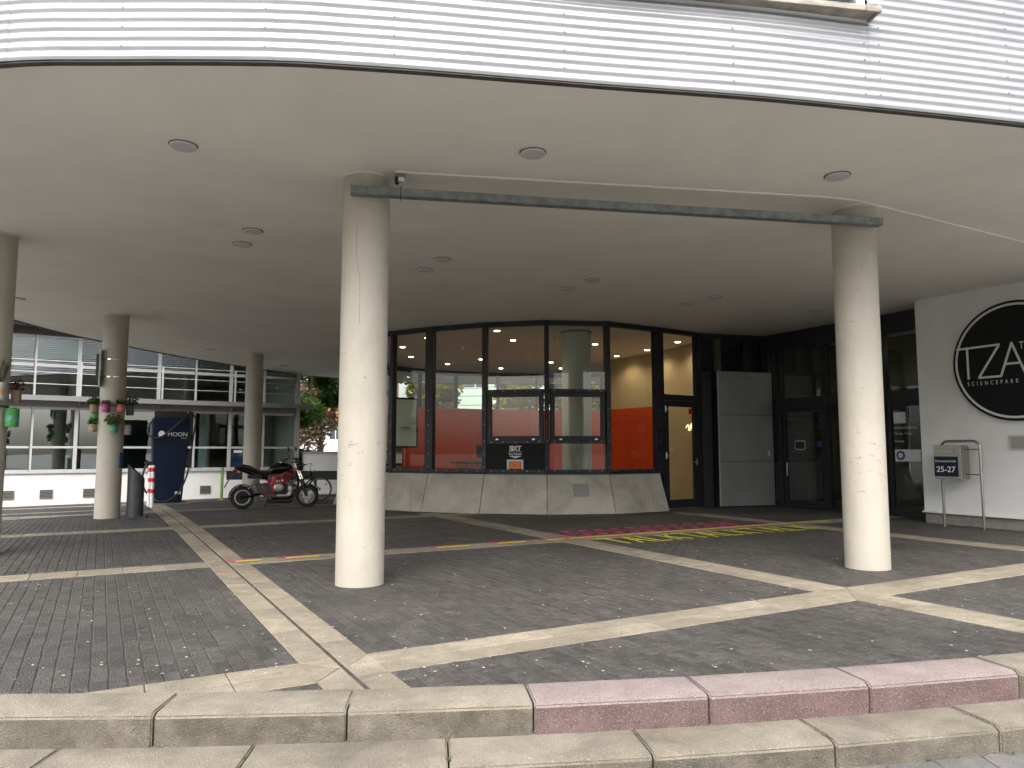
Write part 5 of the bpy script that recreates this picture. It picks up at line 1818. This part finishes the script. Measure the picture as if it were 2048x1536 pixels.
MB().tube([(0.66, 0.12, 0.25), (0.60, 0.28, 0.0)], 0.014, 8).build('side_stand', K['rubber'], mo)
MB().tube([(0.72, -0.24, 0.28), (0.72, -0.12, 0.28)], 0.016, 8).build('foot_peg', K['rubber'], mo)
# steered front end
fk_top, fk_bot = Vector((1.27, 0, 1.20)), Vector((WB, 0, RWH))
for s_ in (-1, 1):
    a, b = Vector((fk_top.x, s_ * 0.115, fk_top.z)), Vector((fk_bot.x, s_ * 0.115, fk_bot.z))
    mid = a.lerp(b, 0.52)
    MB(STEER).tube([a, mid], 0.022, 10).build('fork_tube', K['chrome'], mo)
    MB(STEER).tube([mid, b], 0.032, 10).build('fork_leg', K['bikeblack'], mo)
    MB(STEER).ball((1.37, s_ * 0.21, 1.0), 0.04, 0.03, 0.03).build('front_indicator', K['amber'], mo)
MB(STEER).box(1.22, 1.36, -0.15, 0.15, 1.15, 1.19).build('upper_yoke', K['rubber'], mo, bevel=0.01)
MB(STEER).box(1.30, 1.42, -0.15, 0.15, 0.97, 1.02).build('lower_yoke', K['rubber'], mo, bevel=0.01)
MB(STEER @ Matrix.Translation((1.44, 0, 1.06)) @ Matrix.Rotation(math.pi / 2, 4, 'Y')).lathe([(0.05, -0.12), (0.10, -0.05), (0.11, 0.02), (0.10, 0.04)], 24).build('headlight', K['bikeblack'], mo)
MB(STEER).box(1.29, 1.36, -0.09, 0.09, 1.20, 1.28).build('instrument', K['rubber'], mo, bevel=0.02, seg=2)
hb = cr3([(1.12, -0.40, 1.24), (1.20, -0.26, 1.27), (1.29, -0.10, 1.24), (1.29, 0.10, 1.24), (1.20, 0.26, 1.27), (1.12, 0.40, 1.24)])
MB(STEER).tube(hb, 0.014, 8).build('handlebar', K['rubber'], mo)
for s_ in (-1, 1):
    MB(STEER).tube([(1.17, s_ * 0.30, 1.262), (1.10, s_ * 0.44, 1.232)], 0.02, 10).build('grip', K['rubber'], mo)
    MB(STEER).tube([(1.20, s_ * 0.27, 1.27), (1.29, s_ * 0.30, 1.25), (1.24, s_ * 0.42, 1.23)], 0.008, 6).build('brake_lever', K['alloy'], mo)
    st_m = MB(STEER).tube(cr3([(1.20, s_ * 0.26, 1.28), (1.17, s_ * 0.34, 1.38), (1.19, s_ * 0.38, 1.46)]), 0.008, 6).build('mirror_stalk', K['rubber'], mo)
    MB(STEER @ Matrix.Translation((1.19, s_ * 0.40, 1.51)) @ Matrix.Rotation(R(80), 4, 'Y')).lathe([(0.02, 0.03), (0.055, 0.012), (0.065, 0.0)], 20).build('mirror', K['rubber'], st_m)
ff = MB(STEER)
secs = []
for k in range(9):
    a = R(25 + k * 15)
    secs.append([(WB + math.cos(a) * r_, y, RWH + math.sin(a) * r_) for r_, y in ((RWH + 0.022, -0.09), (RWH + 0.035, 0.0), (RWH + 0.022, 0.09), (RWH + 0.012, 0.088), (RWH + 0.02, 0.0), (RWH + 0.012, -0.088))])
ff.loft(secs)
ff.build('front_fender', K['bikeblack'], mo, angle=50)
MB().tube(cr3([(1.30, -0.1, 1.22), (1.42, -0.16, 1.02), (1.36, -0.12, 0.8), (1.2, -0.1, 0.75)]), 0.007, 6).build('cable', K['rubber'], mo)
MB().tube(cr3([(1.30, 0.1, 1.22), (1.40, 0.05, 1.1), (1.34, 0.0, 0.9)]), 0.007, 6).build('cable', K['rubber'], mo)

# ------------------------------------------------------------------ bicycle behind the motorcycle
bx_, by_ = -6.85, 22.0
bc = root('bicycle', (bx_, by_, zg(bx_, by_)), R(24), 'black city bicycle leaning behind the motorcycle', 'bicycle')
BR = 0.36


def bike_wheel(M4):
    ty = at(M4, MB().torus((0, 0, 0), BR - 0.018, 0.018, 44, 8)).build('tyre', K['tyre'], bc)
    at(M4, MB().torus((0, 0, 0), BR - 0.045, 0.012, 44, 6)).build('rim', K['chrome'], ty)
    sp = MB()
    for k in range(18):
        a = 2 * math.pi * k / 18
        sp.tube([(0.02 * math.cos(a + 1), 0.02 * (-1) ** k, 0.02 * math.sin(a + 1)), ((BR - 0.05) * math.cos(a), 0, (BR - 0.05) * math.sin(a))], 0.0022, 4)
    s2 = at(M4, sp).build('spokes', K['chrome'], ty)
    s2['kind'] = 'stuff'
    at(M4, MB(RX).lathe([(0.025, -0.05), (0.025, 0.05)], 12)).build('hub', K['chrome'], ty)
    at(M4, MB().box(0.16, 0.21, -0.012, 0.012, 0.12, 0.18)).build('spoke_reflector', K['amber'], ty)
    fe = MB()
    secs = [[(math.cos(a) * (BR + 0.02), y, math.sin(a) * (BR + 0.02) + dz) for y, dz in ((-0.025, 0), (0.025, 0), (0.025, 0.004), (-0.025, 0.004))] for a in [R(15 + 15 * k) for k in range(11)]]
    fe.loft(secs)
    at(M4, fe).build('mudguard', K['bikeblack'], bc)


bike_wheel(Matrix.Translation((0, 0, BR)))
BS = Matrix.Translation((0.98, 0, 0)) @ Matrix.Rotation(R(-8), 4, 'Z') @ Matrix.Translation((-0.98, 0, 0))
bike_wheel(BS @ Matrix.Translation((1.12, 0, BR)))
fr = MB()
for P, r_ in (([(0, 0, BR), (0.42, 0, 0.30)], 0.012), ([(0, 0, BR), (0.27, 0, 0.74)], 0.010), ([(0.42, 0, 0.30), (0.24, 0, 0.84)], 0.017), ([(0.42, 0, 0.30), (0.88, 0, 0.66)], 0.019), ([(0.32, 0, 0.58), (0.86, 0, 0.78)], 0.016), ([(0.93, 0, 0.62), (0.85, 0, 0.90)], 0.020)):
    fr.tube(P, r_, 8)
fr.build('frame', K['bikeblack'], bc)
MB().tube([(0.24, 0, 0.82), (0.21, 0, 0.96)], 0.013, 8).build('seat_post', K['chrome'], bc)
MB().loft([sec(0.06, 0.98, 0.10, 0.025), sec(0.16, 0.985, 0.085, 0.03), sec(0.30, 0.98, 0.03, 0.025), sec(0.36, 0.975, 0.015, 0.015)]).build('saddle', K['seatv'], bc, angle=60)
for s_ in (-1, 1):
    MB(BS).tube(cr3([(0.92, s_ * 0.03, 0.64), (0.98, s_ * 0.05, 0.52), (1.12, s_ * 0.055, BR)]), 0.011, 8).build('fork_blade', K['bikeblack'], bc)
MB(BS).tube([(0.85, 0, 0.90), (0.81, 0, 1.06)], 0.012, 8).build('stem', K['chrome'], bc)
MB(BS).tube(cr3([(0.62, -0.27, 1.07), (0.72, -0.26, 1.10), (0.86, -0.16, 1.13), (0.86, 0, 1.07), (0.86, 0.16, 1.13), (0.72, 0.26, 1.10), (0.62, 0.27, 1.07)]), 0.011, 8).build('handlebar', K['chrome'], bc)
for s_ in (-1, 1):
    MB(BS).tube([(0.58, s_ * 0.272, 1.06), (0.70, s_ * 0.265, 1.095)], 0.017, 8).build('grip', K['rubber'], bc)
MB(BS @ Matrix.Translation((0.97, 0, 0.90)) @ Matrix.Rotation(math.pi / 2, 4, 'Y')).lathe([(0.02, -0.07), (0.045, 0.0), (0.042, 0.01)], 16).build('headlamp', K['chrome'], bc)
MB(RX @ Matrix.Translation((0.42, 0.30, 0))).lathe([(0.09, 0.03), (0.09, 0.036)], 24).build('chainwheel', K['rubber'], bc)
MB().tube([(0.42, -0.05, 0.30), (0.50, -0.06, 0.15)], 0.01, 6).build('crank', K['chrome'], bc)
rk = MB()
for y in (-0.06, 0.0, 0.06):
    rk.tube([(-0.22, y, 0.78), (0.24, y, 0.78)], 0.006, 6)
rk.tube([(-0.05, -0.06, 0.78), (0, -0.06, BR)], 0.006, 6)
rk.tube([(-0.05, 0.06, 0.78), (0, 0.06, BR)], 0.006, 6)
rk.build('rack', K['rubber'], bc)

# ------------------------------------------------------------------ trees


def tree(name, x, y, h, trunk_h, crown, m, n, ls, label, seed, group=None, z0=None):
    random.seed(seed)
    z = zg(x, y) if z0 is None else z0
    t = root(name, (x, y, z), 0, label, 'tree', group)
    tk = MB()
    tk.tube([(0, 0, -0.3), (0.05, 0.02, trunk_h * 0.5), (0.0, 0.06, trunk_h), (0.1, 0, h * 0.75)], [0.2, 0.16, 0.13, 0.05], 10)
    clumps = []
    for k in range(22):
        a = random.random() * 6.28
        zz_ = random.uniform(trunk_h * 0.8, h)
        f = math.sin(math.pi * min(1, max(0.12, (zz_ - trunk_h * 0.6) / (h * 1.02 - trunk_h * 0.6)))) ** 0.6
        r_ = crown * f * random.uniform(0.35, 1.0)
        c = (math.cos(a) * r_, math.sin(a) * r_, zz_)
        clumps.append(c)
        tk.tube([(0, 0, min(h * 0.7, zz_ * 0.8)), (c[0] * 0.5, c[1] * 0.5, zz_ * 0.92), c], [0.06, 0.035, 0.012], 6)
    tk.build('trunk', K['bark'], t)
    lv = MB()
    for c in clumps:
        s = crown * random.uniform(0.26, 0.42)
        leaves(lv, c, s, s, s * 0.75, int(n / 22), ls)
    lv.build('crown', m, t, fix=False)
    return t


tree('leafy_tree', -10.6, 35.5, 6.8, 1.0, 2.8, K['leafg'], 14000, 0.27, 'bright green tree between the glass block and the nearest column', 3)
tree('russet_tree', -12.2, 47.0, 10.0, 3.0, 3.6, K['leafb'], 9000, 0.34, 'brownish tree high up behind the green one', 5)
for k, (x, y, h, c, lab) in enumerate(((-4.6, 37.0, 6.6, 2.2, 'yellow autumn tree seen through the leftmost pavilion panes'), (-0.4, 38.5, 5.6, 1.9, 'yellow autumn tree seen through the middle pavilion panes'),
                                       (1.9, 37.0, 5.8, 2.2, 'yellow autumn tree seen through the opening sash windows'), (5.4, 38.0, 6.2, 2.0, 'yellow autumn tree seen right of the pale green column'))):
    tree('autumn_tree', x, y, h, 1.6, c, K['leafy'], 8000, 0.27, lab, 20 + k, 'yellow autumn trees behind the pavilion')
random.seed(99)

# ------------------------------------------------------------------ buildings beyond and across the street


def house(name, x0, x1, y0, y1, z0, h, m, label, floors, cols, face, roofm, win=(1.0, 1.5), gable=2.5):
    hs_ = root(name, ((x0 + x1) / 2, (y0 + y1) / 2, z0), 0, label, 'house')
    MB(world=True).box(x0, x1, y0, y1, z0, z0 + h).build('wall', m, hs_)
    ym = (y0 + y1) / 2
    rfm = MB(world=True)
    rfm.add([(x0 - 0.3, y0 - 0.4, z0 + h - 0.05), (x1 + 0.3, y0 - 0.4, z0 + h - 0.05), (x1 + 0.3, ym, z0 + h + gable), (x0 - 0.3, ym, z0 + h + gable), (x0 - 0.3, y1 + 0.4, z0 + h - 0.05), (x1 + 0.3, y1 + 0.4, z0 + h - 0.05)],
            [(0, 1, 2, 3), (3, 2, 5, 4), (0, 3, 4), (1, 5, 2), (0, 4, 5, 1)])
    r_ = rfm.build('roof', roofm, hs_)
    MB(world=True).box(x0 + 1.2, x0 + 1.8, ym - 0.3, ym + 0.3, z0 + h + gable * 0.5, z0 + h + gable + 0.8).build('chimney', K['brick'], r_)
    yy = y0 if face < 0 else y1
    for f in range(floors):
        for c in range(cols):
            cx_ = x0 + (x1 - x0) * (c + 0.5) / cols
            cz = z0 + h * (f + 0.55) / floors
            a, b = win
            w_ = MB(world=True)
            e = 0.05 * face
            ya, yb = sorted((yy, yy + e))
            for q0, q1, q2, q3 in ((-a / 2 - 0.1, -a / 2, -b / 2, b / 2), (a / 2, a / 2 + 0.1, -b / 2, b / 2), (-a / 2 - 0.1, a / 2 + 0.1, b / 2, b / 2 + 0.12), (-a / 2 - 0.15, a / 2 + 0.15, -b / 2 - 0.1, -b / 2), (-0.03, 0.03, -b / 2, b / 2)):
                w_.box(cx_ + q0, cx_ + q1, ya, yb, cz + q2, cz + q3)
            wo_ = w_.build('window', K['white'], hs_)
            ya, yb = sorted((yy + 0.002 * face, yy + 0.02 * face))
            MB(world=True).box(cx_ - a / 2, cx_ + a / 2, ya, yb, cz - b / 2, cz + b / 2).build('pane', K['hpane'], wo_)
    return hs_


house('white_house', -18.5, -11.5, 59, 66, -0.6, 4.3, K['housew'], 'small white house with red tiled roof behind the green tree', 2, 4, -1, K['tiles'], (0.95, 0.9), 2.0)
house('brick_house', -24, -13, 74, 84, -0.6, 14.0, K['brick'], 'tall brick house beyond the white house', 4, 5, -1, K['tiles'], (1.1, 1.6))
gb = root('green_clad_building', (6.5, 50, -0.6), R(-6), 'pale green corrugated building seen through the pavilion', 'building')
mb = MB()
npt = 240
prof = [(-14 + 28 * k / npt, 0.0) for k in range(npt + 1)]
MB().box(-14, 14, 0.06, 10, 0, 9.0).build('core', K['greenb'], gb)
for k in range(14):
    MB().box(-14, 14, 0.0, 0.055, 0.1 + k * 0.63, 0.69 + k * 0.63).build('cladding_band', K['greenb'], gb, bevel=0.02)
for k in range(9):
    for z in (3.4, 6.3):
        wf = MB().box(-13 + k * 3, -11.2 + k * 3, -0.03, 0.0, z, z + 1.5).build('window', K['frame'], gb)
        MB().box(-12.9 + k * 3, -12.15 + k * 3, -0.05, -0.031, z + 0.08, z + 1.42).build('pane', K['hpane'], wf)
        MB().box(-12.05 + k * 3, -11.3 + k * 3, -0.05, -0.031, z + 0.08, z + 1.42).build('pane', K['hpane'], wf)
# across the street, behind the photographer: reflected in the glass
house('town_house', -14, -5.05, -38, -27, -0.32, 11, K['ocher'], 'ochre town house across the street', 4, 4, 1, K['tiles'])
house('town_house', -5, 4.95, -38, -27, -0.32, 12, K['brick'], 'red brick town house across the street', 4, 5, 1, K['tiles'])
house('town_house', 5, 15, -38, -27, -0.32, 11.5, K['housew'], 'white town house across the street', 4, 4, 1, K['tiles'])
tree('street_tree', 4.5, -17.5, 8, 2.4, 2.2, K['leafg'], 2600, 0.3, 'green street tree across the road', 41, z0=-0.32)
tree('street_tree', -7.5, -18, 8, 2.4, 2.2, K['leafg'], 2600, 0.3, 'second green street tree across the road at left', 43, z0=-0.32)

car = root('parked_car', (0.5, -7.6, -0.44), 0, 'dark parked car at the kerb behind the photographer', 'car')


def csec(x, zb, zt, w, wt):
    return [(x, -w, zb), (x, w, zb), (x, w * 1.02, (zb + zt) * 0.55), (x, wt, zt), (x, -wt, zt), (x, -w * 1.02, (zb + zt) * 0.55)]


MB().loft([csec(-2.1, 0.35, 0.75, 0.70, 0.62), csec(-1.9, 0.22, 0.92, 0.84, 0.76), csec(-1.0, 0.2, 0.95, 0.88, 0.80), csec(0.8, 0.2, 0.95, 0.88, 0.80), csec(1.8, 0.22, 0.82, 0.84, 0.74), csec(2.15, 0.35, 0.66, 0.68, 0.60)]).build('body', K['carp'], car, bevel=0.03, seg=2, angle=50)
MB().loft([csec(-1.75, 0.94, 0.96, 0.74, 0.72), csec(-1.15, 0.94, 1.40, 0.78, 0.60), csec(-0.3, 0.94, 1.47, 0.79, 0.62), csec(0.35, 0.94, 1.42, 0.78, 0.60), csec(1.15, 0.94, 0.96, 0.74, 0.72)]).build('cabin', K['hpane'], car, angle=50)
for x in (-1.3, 1.35):
    for y in (-0.82, 0.82):
        ty = MB().torus((x, y, 0.32), 0.24, 0.09, 30, 8).build('tyre', K['tyre'], car)
        MB(Matrix.Translation((x, y, 0.32)) @ RX).lathe([(0.2, -0.07), (0.2, 0.07)], 20).build('rim', K['alloy'], ty)
for y in (-0.5, 0.5):
    MB().ball((2.08, y, 0.60), 0.06, 0.16, 0.07).build('headlight', K['stickw'], car)

# ------------------------------------------------------------------ litter and weeds
li = MB(world=True)
for _ in range(420):
    y = 4.7 + random.random() ** 1.6 * 11
    x = random.uniform(-0.75, 0.75) * y
    if y < fy(max(-6, min(6, x))) + 0.36:
        continue
    s = random.uniform(0.003, 0.009)
    li.M = Matrix.Translation((x, y, zg(x, y) + 0.0095)) @ Matrix.Rotation(random.random() * 6, 4, 'Z')
    li.box(-s, s, -s * random.uniform(0.4, 1), s, 0, 0.003)
lo_ = li.build('litter', K['litter'], None)
tag(lo_, 'small pale bits of litter and gum scattered over the paving', 'litter', kind='stuff')
ms = MB(world=True)
for _ in range(46):
    if random.random() < 0.6:
        x = random.uniform(-2.5, 3.2)
        p = off(x, random.uniform(-0.36, -0.33))
        z = -0.305
    else:
        x = random.choice([-1.37, -0.35, 0.68, 1.68, 2.69]) + random.uniform(-0.01, 0.01)
        p = off(x, random.uniform(-0.3, -0.02))
        z = -0.17
    for k in range(14):
        a = random.random() * 6.28
        l = random.uniform(0.008, 0.03)
        b = Vector((p[0] + random.gauss(0, 0.012), p[1] + random.gauss(0, 0.006), z))
        d = Vector((math.cos(a) * l, math.sin(a) * l, random.uniform(0.4, 1.0) * l))
        s = Vector((-math.sin(a), math.cos(a), 0)) * 0.003
        i_ = len(ms.v)
        ms.v += [tuple(b - s), tuple(b + s), tuple(b + d)]
        ms.f.append((i_, i_ + 1, i_ + 2))
mo_ = ms.build('weeds', K['moss'], None, fix=False)
tag(mo_, 'tiny green weeds and moss in the step joints', 'weeds', kind='stuff')

# tiny fixings that nobody could pick apart stay joined
for o in bpy.data.objects:
    if o.name.split('.')[0] in ('screw', 'screw_row', 'hinge') and o.parent is not None:
        o['kind'] = 'stuff'
